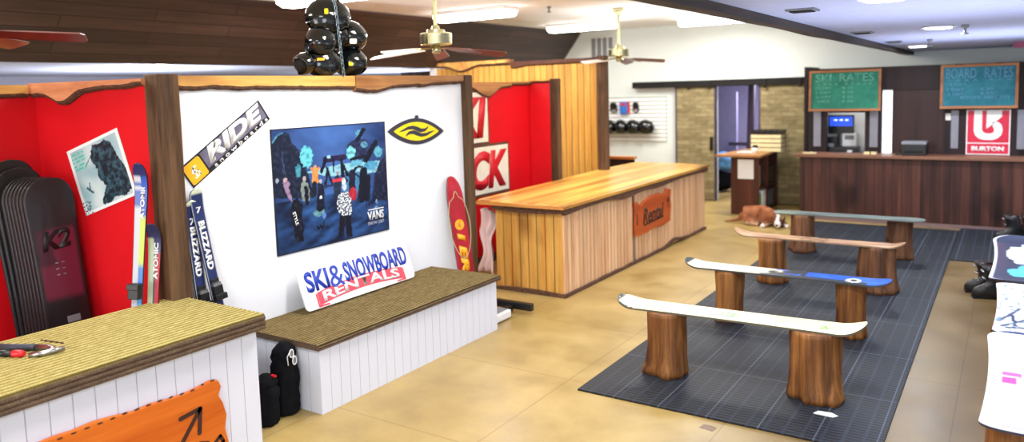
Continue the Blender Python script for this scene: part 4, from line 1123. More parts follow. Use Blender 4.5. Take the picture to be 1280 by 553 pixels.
fan('ceiling_fan', -4.8, 10.15, 2.66, .66, .5, 'far brass ceiling fan in front of the white back wall', mats=('blade', 'blade', 'blade_glare', 'blade_glare', 'blade'), drop=.09)
fan('ceiling_fan', -4.80, 1.77, 2.635, .68, math.radians(53), 'ceiling fan at upper left edge showing only reddish blades', mats=('blade',)*5)

# ------------------------------------------------------------------ lights
def tube_light(x, y, label, L=1.25, z=3.3):
    r = thing('fluorescent_light', label, 'ceiling light', (x, y, z), 0, 'fluorescent ceiling lights')
    b = bm_new(); box(b, x-L/2, x+L/2, y-.18, y+.18, z-.05, z); obj('housing', b, 'white', r)
    b = bm_new(); prism(b, [(-.17, 0), (-.16, -.05), (-.08, -.085), (.08, -.085), (.16, -.05), (.17, 0)][::-1], L-.04, basis((x-L/2+.02, y, z-.05), (0, 1, 0), (0, 0, 1), (1, 0, 0))); obj('diffuser', b, 'light', r)
    ld = bpy.data.lights.new('tube', 'AREA'); ld.shape = 'RECTANGLE'; ld.size = L; ld.size_y = .3; ld.energy = TE; ld.color = (1, .98, .94)
    lo_ = bpy.data.objects.new('lamp', ld); lo_.location = (x, y, z-.16); COL.objects.link(lo_)
TE = 50
tube_light(-6.3, 5.95, 'fluorescent light at top edge of photo above the helmets', L=1.3)
tube_light(-6.35, 8.75, 'long fluorescent light above the nearer brass fan')
tube_light(-6.3, 11.85, 'fluorescent light left of the far fan')
tube_light(-4.15, 12.55, 'fluorescent light beside the dark edge of the lowered ceiling')
for x, y in ((-3.2, 4.2), (-3.2, 8.6), (-3.0, .8), (-6.3, 2.5)):
    ld = bpy.data.lights.new('tube', 'AREA'); ld.shape = 'RECTANGLE'; ld.size = 1.3; ld.size_y = .5; ld.energy = 86; ld.color = (1, .97, .92)
    lo_ = bpy.data.objects.new('lamp', ld); lo_.location = (x, y, 3.22); COL.objects.link(lo_)
def round_light(x, y, label, rad=.11, z=2.6, e=28, col=(.86, .92, 1)):
    r = thing('recessed_light', label, 'ceiling light', (x, y, z), 0, 'round recessed lights')
    b = bm_new(); lathe(b, [(rad+.025, z-.012), (rad+.02, z-.002)], 28, Matrix.Translation((x, y, 0))); obj('trim_ring', b, 'white', r)
    b = bm_new(); lathe(b, [(rad*.9, z-.022), (rad, z-.012)], 28, Matrix.Translation((x, y, 0))); obj('lens', b, 'light_cool', r)
    ld = bpy.data.lights.new('spot', 'AREA'); ld.shape = 'DISK'; ld.size = .3; ld.energy = e; ld.color = col
    lo_ = bpy.data.objects.new('lamp', ld); lo_.location = (x, y, z-.04); COL.objects.link(lo_)
round_light(-.56, 7.56, 'bright round recessed light in the lowered ceiling', e=45)
round_light(-1.08, 11.5, 'small round recessed light near the end of the dark ceiling edge', e=45)
round_light(-.6, 4.6, 'round recessed light cut by the top edge of photo', e=36)
round_light(-8.3, 5.25, 'round light seen below the dark plank soffit', e=10)
for x, y in ((1.0, 2.5), (1.2, 6), (.8, 9.8), (1.2, 11.5), (-.4, 1.5)):
    ld = bpy.data.lights.new('spot', 'AREA'); ld.shape = 'DISK'; ld.size = .3; ld.energy = 42; ld.color = (.84, .9, 1)
    lo_ = bpy.data.objects.new('lamp', ld); lo_.location = (x, y, 2.56); COL.objects.link(lo_)
for x, y, c, e in ((-3.8, 15.6, (.86, .86, 1), 110), (-2.2, 13.5, (1, 1, 1), 4), (-10, 6, (.9, .93, 1), 150), (-10, 11, (.9, .93, 1), 120), (-10, 1.5, (.9, .93, 1), 120)):
    ld = bpy.data.lights.new('room', 'AREA'); ld.size = .5; ld.energy = e; ld.color = c
    lo_ = bpy.data.objects.new('lamp', ld); lo_.location = (x, y, 2.5 if y > 14 else 1.5 if x < -8 else 1.95)
    if x < -8: lo_.rotation_euler = (PI, 0, 0)  # unseen far-room lamps turned upward to brighten that ceiling
    COL.objects.link(lo_)
for x, y, z, sz, e, c in ((-4.5, 6.5, 2.75, 2.2, 34, (.97, .99, 1)), (-4.5, 10.8, 2.75, 2.2, 30, (.96, .99, 1)), (-.2, 5.5, 1.7, 2.0, 32, (.74, .80, 1)), (-.2, 9.5, 1.9, 2.0, 32, (.74, .80, 1))):
    ld = bpy.data.lights.new('up_fill', 'AREA'); ld.size = sz; ld.energy = e; ld.color = c      # unseen lamps added below to brighten the ceilings
    lo_ = bpy.data.objects.new('lamp', ld); lo_.location = (x, y, z); lo_.rotation_euler = (PI, 0, 0); COL.objects.link(lo_)
# air vents, sprinklers
def vent(x, y, w, d, label):
    r = thing('ceiling_vent', label, 'vent', (x, y, 2.6), 0, 'vents in the lowered ceiling')
    b = bm_new(); box(b, x-w/2, x+w/2, y-d/2, y+d/2, 2.588, 2.6); obj('frame', b, 'grey', r)
    b = bm_new()
    for i in range(5): box(b, x-w/2+.02, x+w/2-.02, y-d/2+.02+i*(d-.04)/5, y-d/2+.02+(i+.6)*(d-.04)/5, 2.582, 2.589)
    obj('slats', b, 'dark_pad', r)
vent(-1.1, 4.95, .17, .17, 'nearest dark square ceiling vent by the dark ceiling edge')
vent(-1.18, 7.7, .17, .2, 'middle dark square ceiling vent by the dark ceiling edge')
vent(-1.18, 9.9, .17, .2, 'farthest dark square ceiling vent by the dark ceiling edge')
def sprinkler(x, y, z, label):
    b = bm_new(); T = Matrix.Translation((x, y, 0)); lathe(b, [(.012, z-.07), (.012, z-.03), (.03, z-.02), (.03, z)], 10, T); lathe(b, [(.028, z-.08), (.028, z-.07)], 10, T)
    o = obj('sprinkler_head', b, 'grey'); tag(o, label, 'sprinkler', 'ceiling sprinklers')
sprinkler(-.36, 7.55, 2.6, 'sprinkler head right of the bright round light')
sprinkler(-.81, 9.85, 2.6, 'sprinkler head between the two round lights')
sprinkler(-5.4, 9.2, 3.3, 'sprinkler head on the high ceiling above the pine panelling')
r = thing('wall_vent', 'grey louvred air vent high on the back wall behind the far fan', 'vent', (-6.93, 13.88, 2.75))
b = bm_new(); box(b, -7.2, -6.66, 13.87, 13.9, 2.74, 3.2); obj('frame', b, 'paper', r)
b = bm_new()
for i in range(4): box(b, -7.16+.125*i, -7.07+.125*i, 13.86, 13.872, 2.78, 3.16)
obj('louvres', b, 'grey', r)

# ------------------------------------------------------------------ slatwall with helmets and goggles
r = thing('slatwall', 'white slatwall panel on the back wall', 'display panel', (-6.2, 13.88, 1.08))
b = bm_new()
for i in range(11): box(b, -7.0, -5.58, 13.87, 13.9, 1.10+i*.078, 1.164+i*.078)
obj('slats', b, 'white', r)
b = bm_new(); box(b, -7.0, -5.58, 13.892, 13.9, 1.09, 1.96); obj('backing', b, plain('slat_shadow', rgb(120, 122, 100), .8), r)
for i, (x, lb) in enumerate(((-6.72, 'black helmet nearest the timber post on the slatwall'), (-6.47, 'second black helmet from the post on the slatwall'), (-6.2, 'third black helmet from the post on the slatwall'), (-5.93, 'rightmost black helmet on the slatwall'))):
    helmet('helmet', hm(x, 13.72, 1.38, -1.2+.4*i, .2, .5, 1.05), lb, group='black helmets on the slatwall')
def goggles(x, z, mt, label, w=.09):
    r = thing('goggles', label, 'goggles', (x, 13.82, z), 0, 'goggles on the slatwall')
    b = bm_new(); prism(b, rrect(w*2, .13, .05), .06, wallY(x, 13.86, z)); obj('frame', b, 'black', r)
    b = bm_new(); prism(b, rrect(w*1.7, .09, .04), .012, wallY(x, 13.80, z)); obj('lens', b, mt, r)
    b = bm_new(); tube(b, [(x-w, 13.84, z), (x-w-.01, 13.84, z-.1), (x, 13.84, z-.14), (x+w+.01, 13.84, z-.1), (x+w, 13.84, z)], .012, 6); obj('strap', b, 'dark_pad', r)
goggles(-6.68, 1.80, 'dark_pad', 'dark goggles at left end of the slatwall', .06)
goggles(-6.20, 1.80, 'dark_pad', 'small dark goggles right of the blue box on the slatwall', .05)
r = thing('hanging_box', 'small blue retail box hanging on the slatwall', 'box', (-6.43, 13.84, 1.64))
b = bm_new(); box(b, -6.53, -6.36, 13.80, 13.86, 1.64, 1.87); obj('box_body', b, 'sky_blue', r)
b = bm_new(); box(b, -6.36, -6.34, 13.80, 13.86, 1.64, 1.87); box(b, -6.5, -6.4, 13.798, 13.8, 1.8, 1.85); obj('side_stripe', b, 'tool_red', r)

# ------------------------------------------------------------------ drainage mats
r = tag(obj('rubber_mat', (lambda b: (box(b, -2.55, -.585, 4.62, 12.25, 0, .014), b)[1])(bm_new()), 'mat', bevel=.004), 'long black rubber drainage mat under the snowboard benches', 'mat', None)
r = tag(obj('rubber_mat', (lambda b: (box(b, -.58, 1.6, 10.22, 12.48, 0, .014), b)[1])(bm_new()), 'mat', bevel=.004), 'black rubber drainage mat in front of the dark reception desk', 'mat', None)

# ------------------------------------------------------------------ snowboard benches
def stump_bm(x, y, r0, r1, h, seed, z0=.013, flare=.25):
    b = bm_new(); prof = []
    for i in range(15):
        t_ = i/14; rr = r0*(1-t_)+r1*t_+flare*r0*math.exp(-t_*7)*.6; prof.append((rr, z0+(h-z0)*t_))
    prof = [(prof[0][0]*.9, z0)]+prof[1:]
    def wob(a, z):
        q = math.exp(-(z-z0)*5)
        return 1+.07*noise.noise(Vector((math.cos(a)*1.2+seed*7, math.sin(a)*1.2, z*2.5)))*2+.22*q*noise.noise(Vector((math.cos(a)*2+seed*3, math.sin(a)*2, 1)))*2+.025*noise.noise(Vector((math.cos(a)*7+seed, math.sin(a)*7, z*.8)))*2
    lathe(b, prof, 40, Matrix.Translation((x, y, 0)), wob=wob); return b
def p_white(s, t):
    c = mix(rgb(226, 216, 166), rgb(238, 230, 186), max(0, min(1, .5+nz(s*8, t*3))))
    if .42 < s < .53 and .3 < t < .7 and nz(s*45, t*7) > -.05: c = rgb(96, 200, 100)
    if .83 < s < .87 and .3 < t < .6 and nz(s*60, t*9) > .0: c = rgb(90, 190, 90)
    if s < .02 or (s < .09 and t < .08): c = rgb(40, 52, 60)
    if nz(s*60, t*12, 4) > .42: c = rgb(200, 190, 160)
    return c
def p_blue(s, t):
    if s < .03 or t < .05 or t > .96: return rgb(50, 64, 72)
    if math.hypot((s-.835)*1.7/.06, (t-.45)*.28/.075) < 1: return rgb(226, 226, 220) if math.hypot((s-.835)*1.7/.03, (t-.45)*.28/.04) > 1 else rgb(20, 24, 40)
    e = .44+.10*nz(s*9, t*4)+.08*(t-.5)
    if s < e: return rgb(228, 220, 184)
    if s < .62 and nz(s*30, t*4) < .25: return rgb(30, 38, 48)
    if t > .35 or s > .9: return rgb(24, 84, 206) if nz(s*12, t*4) > -.35 else rgb(50, 120, 220)
    return rgb(34, 44, 60)
def p_tan(s, t):
    c = mix(rgb(150, 112, 84), rgb(196, 158, 124), max(0, min(1, .5+nz(s*6, t*3))))
    if .42 < s < .58 and nz(s*30, t*6) > .1: c = rgb(70, 50, 44)
    return c
def p_grey(s, t): return mix(rgb(82, 96, 96), rgb(132, 146, 140), max(0, min(1, .5+nz(s*5, t*3))))
def bench_x(y, x0, x1, st, paint, label, ups=(.05, .03), W=.29, base=(.1, .09, .07), rot=0.0, seed=1, mats=('stump', 'stump')):
    L = x1-x0
    r = thing('snowboard_bench', label, 'bench', ((x0+x1)/2, y, 0), 0, 'snowboard benches across the mat')
    Mx = Matrix.Translation(((x0+x1)/2, y, .487)) @ Matrix.Rotation(rot, 4, 'Z')
    b = board_bm(L, W, W*.86, ups[0], ups[1], paint, Mx, th=.014, nl=110, nw=16, rnd=.5, base=base, bend=.1); obj('snowboard_seat', b, 'painted', r)
    for k, (sx, sy, rb, rt_) in enumerate(st):
        obj('stump_leg', stump_bm(sx, sy, rb, rt_, .487, seed+k*3), mats[k], r)
bench_x(5.30, -2.52, -.76, [(-2.12, 5.24, .15, .138), (-1.075, 5.30, .175, .165)], p_white, 'nearest bench, cream snowboard with green marks on two thick logs', seed=2, rot=.04, ups=(.05, .06))
bench_x(6.72, -2.52, -.78, [(-2.11, 6.72, .118, .13), (-1.09, 6.75, .12, .12)], p_blue, 'second bench from front, white and blue snowboard with round emblem', seed=9, rot=0, base=(.05, .05, .05))
bench_x(8.33, -2.56, -.85, [(-2.14, 8.28, .145, .14), (-1.11, 8.36, .19, .17)], p_tan, 'third bench from front, thin tan snowboard on knotty logs', seed=15, ups=(.06, .045), base=(.25, .16, .1), rot=-.03, mats=('stump', 'stump_dark'), W=.25)
bench_x(10.0, -2.56, -.82, [(-2.2, 9.98, .15, .14), (-1.1, 10.08, .15, .14)], p_grey, 'farthest bench in front of the desk, grey-green snowboard on logs', seed=22, ups=(.0, .0), rot=.0, mats=('stump_dark', 'stump_dark'), W=.30)

# benches on the right, boards running away from the camera
def p_r1(s, t):
    c = rgb(240, 242, 248)
    if abs(s-.46) < .03 and .22 < t < .46: c = rgb(236, 60, 150)
    if abs(s-.53) < .018 and .24 < t < .56: c = rgb(238, 80, 160)
    if abs(s-.5) < .006 and t > .5: c = rgb(246, 170, 200)
    if abs(s-.04) < .006 and .3 < t < .6: c = rgb(240, 130, 190)
    if s > .985: c = rgb(60, 66, 110)
    return c
def p_r2(s, t):
    c = rgb(222, 228, 236)
    for a in ((.12, .2, .30, .9), (.1, .3, .14, 1.0), (.2, .1, .45, .6), (.14, .5, .34, .4)):
        if seg_d(s, t*.25, a[0], a[1]*.25, a[2], a[3]*.25) < .012: c = rgb(50, 62, 100)
    if nz(s*26, t*6) > .38: c = rgb(120, 150, 160)
    return c
def p_r3(s, t):
    if t < .05: return rgb(230, 232, 240)
    q = nz(s*3.4, t*2.2, 3)
    if math.hypot((s-.60)/.26, (t-.85)/.55)+.35*nz(s*9, t*4) < 1: return rgb(244, 248, 250)
    if math.hypot((s-.22)/.13, (t-.8)/.5)+.4*nz(s*9, t*4, 5) < 1: return rgb(96, 196, 232)
    return rgb(56, 62, 88)
def bench_y(x, ya, yb, st, paint, label, W=.3, up=.03, z=.487):
    L = yb-ya; r = thing('snowboard_bench', label, 'bench', (x, (ya+yb)/2, 0), 0, 'snowboard benches along the right edge')
    Mx = basis((x, (ya+yb)/2, z), (0, 1, 0), (-1, 0, 0), (0, 0, 1))
    b = board_bm(L, W, W*.84, up*.3, up, lambda s, t: paint(s, 1-t), Mx, th=.014, nl=100, nw=24, rnd=.28, base=(.03, .03, .05), bend=.1); obj('snowboard_seat', b, 'painted', r)
    for k, (sx, sy) in enumerate(st): obj('stump_leg', stump_bm(sx, sy, .16, .15, z, 31+k*3+int(ya*3), z0=0), 'stump', r)
bench_y(.065, 4.08, 5.68, [(.08, 4.32), (.08, 5.45)], p_r1, 'nearest right-edge bench, white snowboard with pink marks', W=.335)
bench_y(.055, 5.72, 7.18, [(.1, 6.05), (.1, 6.95)], p_r2, 'middle right-edge bench, pale snowboard with dark blue lines', W=.27, up=.0, z=.485)
bench_y(.07, 7.12+.08, 9.12, [(.08, 7.42), (.08, 8.75)], p_r3, 'far right-edge bench, slate snowboard with white and cyan shapes', W=.42, up=.05)

# ------------------------------------------------------------------ ski boots
def boot(x, y, rz, label, s=1.0, group='black ski boots'):
    r = thing('ski_boot', label, 'ski boot', (x, y, 0), rz, group)
    W = WM[r.name]
    def T(m): return W @ m
    b = bm_new()
    prof = [(.0, .13, .04), (.03, .15, .055), (.07, .145, .055), (.11, .12, .052)]
    rings = []
    for (z, ln, wd) in prof:
        rings.append([b.verts.new(T(Matrix.Identity(4)) @ Vector((s*(.02+ln*math.cos(a)), s*wd*math.sin(a), s*z))) for a in [2*PI*i/20 for i in range(20)]])
    for (z, cx2, ln, wd) in ((.15, -.035, .085, .052), (.2, -.03, .075, .052), (.26, -.015, .075, .055), (.32, .005, .08, .06)):
        rings.append([b.verts.new(W @ Vector((s*(cx2+ln*math.cos(a)), s*wd*math.sin(a), s*z))) for a in [2*PI*i/20 for i in range(20)]])
    for p, q in zip(rings, rings[1:]):
        for i in range(20): b.faces.new((p[i], p[(i+1) % 20], q[(i+1) % 20], q[i])).smooth = True
    b.faces.new(rings[0][::-1]); b.faces.new(rings[-1]); obj('shell', b, 'black', r)
    b = bm_new(); box(b, -.13*s, .16*s, -.045*s, .045*s, 0, .02*s, Mx=W); obj('sole', b, 'dark_pad', r)
    for z, cx2, wd in ((.09, .07, .056), (.13, .03, .056), (.2, .04, .054), (.27, .055, .058)):
        b = bm_new(); tube(b, [W @ Vector((s*(cx2-.04), -s*wd, s*z)), W @ Vector((s*(cx2+.02), -s*wd*.6, s*(z+.008))), W @ Vector((s*(cx2+.035), 0, s*(z+.01))), W @ Vector((s*(cx2+.02), s*wd*.7, s*z))], .007*s, 6); obj('buckle', b, 'steel', r)
    return r
boot(-.20, 8.80, 3.3, 'black ski boot nearest the mat beside the slate snowboard bench', 1.0)
boot(-.13, 8.60, 3.4, 'black ski boot tucked under edge of the slate snowboard', 1.0)
boot(.02, 11.75, 3.3, 'black ski boot on the mat by right end of the desk', 1.1)
boot(.2, 11.85, 2.2, 'black ski boot at right edge behind the slate snowboard', 1.1)

# scraps on the floor
b = bm_new(); prism(b, [(-.07, -.03), (.05, -.035), (.075, 0), (.03, .03), (-.05, .02)], .004, Matrix.Translation((-.955, 5.03, .015))); o = obj('paper_scrap', b, 'paper'); tag(o, 'white paper scrap on the mat at foot of the nearest bench', 'paper')
b = bm_new(); prism(b, [(-.05, -.03), (.04, -.04), (.05, .02), (.01, .035), (-.04, .03)], .0015, Matrix.Translation((-1.55, 4.50, 0))); o = obj('tape_patch', b, plain('tape', rgb(128, 108, 92), .8)); tag(o, 'grey tape patch on the floor in front of the mat', 'tape')

# ------------------------------------------------------------------ dark reception desk
r = thing('reception_desk', 'long dark-stained board-fronted reception desk at the back', 'desk', (-.6, 12.8, 0))
b = bm_new(); box(b, -2.80, 3.1, 12.5, 12.94, .0, .985); obj('board_front', b, 'desk', r)
b = bm_new(); box(b, -2.88, 3.12, 12.44, 12.94, .985, 1.03); obj('desk_top', b, 'desk_top', r, bevel=.006)
b = bm_new(); box(b, -2.8, 3.1, 12.485, 12.5, 0, .05); obj('skirting', b, plain('pale_strip', rgb(120, 96, 96), .6), r)

# facade behind the desk: posts, header, door
b = bm_new(); FY = 12.95
box(b, -2.78, 3.1, FY, FY+.12, 2.0, 2.36)
for x0_, x1_ in ((-2.78, -2.50), (-1.93, -1.69), (-.84, -.56), (-.02, .10)): box(b, x0_, x1_, FY, FY+.12, 0, 2.0)
box(b, .1, 3.1, FY+.02, FY+.12, 0, 2.0); box(b, -2.50, -1.93, FY, FY+.12, 1.66, 2.0); box(b, -.56, -.02, FY+.04, FY+.12, 0, 2.0)
struct('wall_service', b, 'facade')
b = bm_new()
for x0_, x1_ in ((-2.69, -2.58), (-1.86, -1.745), (-.76, -.665), (.055, .16)): box(b, x0_, x1_, FY-.012, FY, 1.12, 1.68)
struct('trim_4', b, 'grey_panel')
b = bm_new(); box(b, -1.55, -.84, FY+.03, FY+.08, 0, 2.0)
for x0_, x1_, z0_, z1_ in ((-1.44, -1.23, 1.15, 1.75), (-1.15, -.94, 1.15, 1.75), (-1.44, -.94, 1.82, 1.93)): box(b, x0_, x1_, FY+.02, FY+.03, z0_, z1_)
struct('door_1', b, 'door_wood')
b = bm_new(); box(b, -1.69, -1.55, FY+.06, FY+.08, 0, 2.0); struct('jamb_1', b, 'glow_jamb')  # white jamb strip, its brightness put in as a glow
b = bm_new(); box(b, -2.85, -2.80, 13.0, 13.9, 0, 2.4); struct('wall_service_end', b, 'facade')
# small equipment room behind the window
b = bm_new(); box(b, -2.70, -1.72, 13.62, 13.66, 0, 2.1); struct('wall_kitchenette', b, 'white')
b = bm_new(); box(b, -2.70, -1.72, 13.1, 13.62, 0, .96); o = obj('back_counter', b, 'black'); tag(o, 'dark counter behind the service window', 'counter')
r = thing('wall_monitor', 'monitor with lit blue screen seen through the service window', 'monitor', (-2.38, 13.5, 1.36))
b = bm_new(); box(b, -2.56, -2.17, 13.44, 13.5, 1.29, 1.60); obj('casing', b, 'black', r)
b = bm_new(); box(b, -2.54, -2.19, 13.432, 13.44, 1.42, 1.575); obj('screen', b, 'screen', r)
b = bm_new(); box(b, -2.42, -2.38, 13.44, 13.5, .96, 1.3); obj('stand', b, 'black', r)
b = text_bm('- - -', .22, .02, wallY(-2.36, 13.432, 1.52), bold=.05); obj('screen_marks', b, emit('screen_marks', (.8, .9, 1), 1.6), r)
r = thing('coffee_machine', 'black appliance with white label in the service window', 'appliance', (-2.3, 13.2, .96))
b = bm_new(); box(b, -2.56, -2.06, 13.14, 13.4, .96, 1.1); box(b, -2.56, -2.4, 13.3, 13.4, 1.1, 1.25); obj('body', b, 'black', r, bevel=.01)
b = bm_new(); box(b, -2.21, -2.14, 13.13, 13.14, 1.0, 1.05); obj('label_plate', b, 'white', r)
b = bm_new(); prism(b, rrect(.09, .08, .01), .05, Matrix.Translation((-2.47, 13.2, 1.1))); obj('cup_tray', b, 'grey', r)
r = thing('white_box', 'white boxy machine behind the black appliance', 'appliance', (-2.2, 13.45, 1.1))
b = bm_new(); box(b, -2.34, -2.12, 13.42, 13.56, .96, 1.30); obj('body', b, 'white', r, bevel=.01)
b = bm_new(); box(b, -2.30, -2.16, 13.41, 13.42, 1.2, 1.27); obj('front_panel', b, 'grey', r)

# printer on desk
r = thing('printer', 'small black printer with light grey lid on the dark desk', 'printer', (-1.21, 12.72, 1.03))
b = bm_new(); box(b, -1.37, -1.05, 12.6, 12.88, 1.03, 1.19); obj('body', b, 'black', r, bevel=.01)
b = bm_new(); box(b, -1.375, -1.045, 12.59, 12.89, 1.19, 1.235); obj('lid', b, 'grey', r, bevel=.01)
b = bm_new(); box(b, -1.33, -1.09, 12.585, 12.6, 1.07, 1.1); obj('paper_slot', b, 'dark_pad', r)
b = bm_new(); box(b, -1.46, -1.41, 12.66, 12.7, 1.03, 1.07); o = obj('stapler', b, 'black', bevel=.005); tag(o, 'small black item left of the printer on the desk', 'stapler')
for x, lb in ((-1.86, 'small cream item at left of the desk top beside the window'), (-1.76, 'second small cream item on the desk beside the bright strip')):
    b = bm_new(); prism(b, rrect(.08, .06, .015), .035, Matrix.Translation((x, 12.7, 1.03))); o = obj('wooden_cup', b, 'cream_slat'); tag(o, lb, 'container')
b = bm_new(); prism(b, rrect(.2, .1, .02), .015, Matrix.Translation((-2.68, 12.62, 1.03))); o = obj('folded_paper', b, 'cream_slat'); tag(o, 'cream folded paper at left end of the desk top', 'paper')
b = bm_new(); prism(b, rrect(.07, .1, .008), .004, wallY(-.80, FY-.0005, 1.585)); o = obj('wall_notice', b, 'paper'); tag(o, 'small white notice on the dark wall left of the red panel', 'notice')

# BURTON panel
r = thing('arrow_sign_panel', 'red panel with white curled arrow and lettering standing behind the desk', 'sign', (-.29, 12.9, 1.03))
MB = wallY(-.295, 12.93, 1.345)
b = bm_new(); prism(b, [(-.27, -.31), (.27, -.31), (.27, .34), (-.27, .34)], .012, MB, z0=-.01); obj('border', b, 'white', r)
b = bm_new(); prism(b, [(-.255, -.135), (.255, -.135), (.255, .33), (-.255, .33)], .003, MB, z0=.002); prism(b, [(-.255, -.295), (.255, -.295), (.255, -.15), (-.255, -.15)], .003, MB, z0=.002); obj('red_field', b, 'burton_red', r)
b = bm_new()
U = [(-.18, .32), (-.08, .32), (-.08, .06)]
U += [(-.08+.06*(1-math.cos(a)), .06-.05*math.sin(a)) for a in [PI*i/10 for i in range(1, 10)]]
U = [(-.175, .33), (-.06, .33), (-.06, .05), (-.045, .015), (-.01, .0), (.04, .0), (.055, .015), (.055, .04), (.0, .085), (.005, .10), (.13, .10), (.13, .20)]
outer = [(-.175, .33), (-.175, .04), (-.16, -.02), (-.12, -.07), (-.06, -.095), (.06, -.095), (.12, -.07), (.165, -.02), (.18, .05), (.17, .12), (.13, .175), (.16, .20), (.16, .315), (-.03, .315)]
prism(b, [(-.175, .33), (-.175, .03), (-.155, -.03), (-.11, -.075), (-.05, -.095), (.06, -.095), (.12, -.07), (.165, -.02), (.18, .05), (.165, .12), (.125, .165), (.055, .165), (.055, .1), (.075, .06), (.07, .02), (.04, .0), (-.02, .0), (-.055, .015), (-.075, .05), (-.075, .33)][::-1], .002, MB @ Matrix.Translation((0, 0, .005)))
prism(b, [(-.02, .33), (-.02, .07), (.02, .10), (.165, .24), (.165, .33)][::-1], .002, MB @ Matrix.Translation((0, 0, .005)))
obj('arrow_emblem', b, 'white', r)
b = text_bm('BURTON', .40, .07, MB @ Matrix.Translation((0, -.222, .005)), bold=.05); obj('lettering', b, 'white', r)

# chalkboards
def chalkboard(x0, x1, z0, z1, y, slate_m, chalk_m, lines, label):
    r = thing('chalkboard', label, 'chalkboard', ((x0+x1)/2, y, z0), 0, 'chalkboards above the desk')
    w, h = x1-x0, z1-z0; Mc = basis(((x0+x1)/2, y, (z0+z1)/2), (1, 0, 0), Vector((0, .06, 1)).normalized(), Vector((0, -1, .06)).normalized())
    b = bm_new(); prism(b, [(-w/2+.02, -h/2+.02), (w/2-.02, -h/2+.02), (w/2-.02, h/2-.02), (-w/2+.02, h/2-.02)], .012, Mc); obj('slate', b, slate_m, r)
    b = bm_new(); f = .035
    for q in ((-w/2, w/2, -h/2, -h/2+f), (-w/2, w/2, h/2-f, h/2), (-w/2, -w/2+f, -h/2+f, h/2-f), (w/2-f, w/2, -h/2+f, h/2-f)): prism(b, [(q[0], q[2]), (q[1], q[2]), (q[1], q[3]), (q[0], q[3])], .025, Mc)
    obj('frame', b, 'chalk_frame', r)
    b = bm_new()
    for (s, u, v, ww, hh) in lines: text_bm(s, ww, hh, Mc @ Matrix.Translation((u, v, .0125)), bold=.012, depth=.001, bm=b)
    obj('chalk_writing', b, chalk_m, r)
    b = bm_new()
    for u in (-.25, .25): box(b, -.06+u, .06+u, h/2-.005, h/2+.015, 0, .03, Mx=Mc)
    obj('hanger', b, 'bark', r)
L1 = [('SKI  RATES', 0, .20, .84, .13), ('^ ^ ^ ^   ^ ^ ^ ^ ^', 0, .10, .8, .03), ('1/2 DAY', -.3, .04, .24, .04), ('$ 25', .05, .04, .16, .04), ('1 DAY', -.3, -.03, .22, .04), ('$ 30', .05, -.03, .16, .04), ('2 DAY', -.3, -.10, .22, .04), ('$ 50', .05, -.10, .16, .04), ('KIDS', -.3, -.17, .18, .04), ('$ 20', .05, -.17, .16, .04)]
L2 = [('BOARD', -.22, .19, .38, .15), ('RATES', .24, .19, .34, .15), ('^ ^ ^ ^   ^ ^ ^', 0, .09, .8, .03), ('1/2 DAY', -.28, .03, .26, .04), ('1 DAY', -.28, -.04, .22, .04), ('$ 30', .1, -.04, .16, .04), ('BOOTS  HELMETS', .08, -.16, .6, .04), ('2 DAY', -.28, -.11, .2, .04), ('$ 55', .1, -.10, .16, .04)]
chalkboard(-2.735, -1.69, 1.69, 2.33, 12.82, 'slate_green', 'chalk', L1, 'left green chalkboard with chalk price list over the service window')
chalkboard(-.90, .055, 1.71, 2.345, 12.82, 'slate_teal', 'chalk_blue', L2, 'right teal chalkboard with chalk writing above the red panel')
b = bm_new(); box(b, .16, .22, 12.9, 12.95, 1.1, 1.7); struct('trim_5', b, 'grey_panel')
# red exit glow sign on ceiling right
b = bm_new(); box(b, -.02, .12, 11.9, 11.93, 2.52, 2.6); o = obj('exit_light', b, plain('dim_red', rgb(150, 60, 100), .5)); tag(o, 'small reddish fitting on the lowered ceiling above the right chalkboard', 'light fitting')

# ------------------------------------------------------------------ brown shelf unit with crate, cup and papers
r = thing('shelf_unit', 'brown open-sided shelf unit with overhanging orange wood top', 'shelf unit', (-3.65, 13.0, 0))
b = bm_new(); box(b, -3.89, -3.43, 12.47, 12.50, 0, .96); obj('end_panel', b, 'cabinet_brown', r)
b = bm_new(); box(b, -3.89, -3.86, 12.5, 13.62, 0, .96); obj('back_panel', b, 'cabinet_brown', r)
b = bm_new(); box(b, -3.86, -3.43, 13.59, 13.62, 0, .96); obj('far_panel', b, 'cabinet_brown', r)
b = bm_new(); box(b, -3.86, -3.43, 13.0, 13.03, 0, .96); obj('divider', b, 'cabinet_brown', r)
b = bm_new(); box(b, -3.86, -3.43, 12.5, 13.6, .04, .07); box(b, -3.86, -3.43, 12.5, 13.6, .42, .45); obj('shelf', b, 'cabinet_brown', r)
b = bm_new(); prism(b, [(-4.12, 12.38), (-3.38, 12.38), (-3.40, 13.66), (-4.0, 13.66)], .04, Matrix.Translation((0, 0, .96))); obj('top', b, 'cabinet_top', r, bevel=.006)
b = bm_new(); prism(b, rrect(.26, .32, .004), .003, wallY(-3.645, 12.468, .76)); o = obj('notice_paper', b, 'paper'); tag(o, 'white notice sheet on the end of the brown shelf unit', 'paper')
r = thing('slatted_crate', 'cream slatted crate with dark tray on top of the shelf unit', 'crate', (-3.5, 13.3, 1.0))
b = bm_new()
for i in range(4): box(b, -3.74, -3.26, 13.1, 13.115, 1.005+i*.075, 1.065+i*.075)
for i in range(4): box(b, -3.26, -3.245, 13.1, 13.5, 1.005+i*.075, 1.065+i*.075)
obj('slats', b, 'cream_slat', r)
b = bm_new(); box(b, -3.73, -3.26, 13.115, 13.5, 1.002, 1.29); obj('inner_box', b, 'bark', r)
b = bm_new(); box(b, -3.74, -3.25, 13.1, 13.5, 1.3, 1.36)
for i in range(5): box(b, -3.72+.095*i, -3.65+.095*i, 13.09, 13.1, 1.315, 1.37)
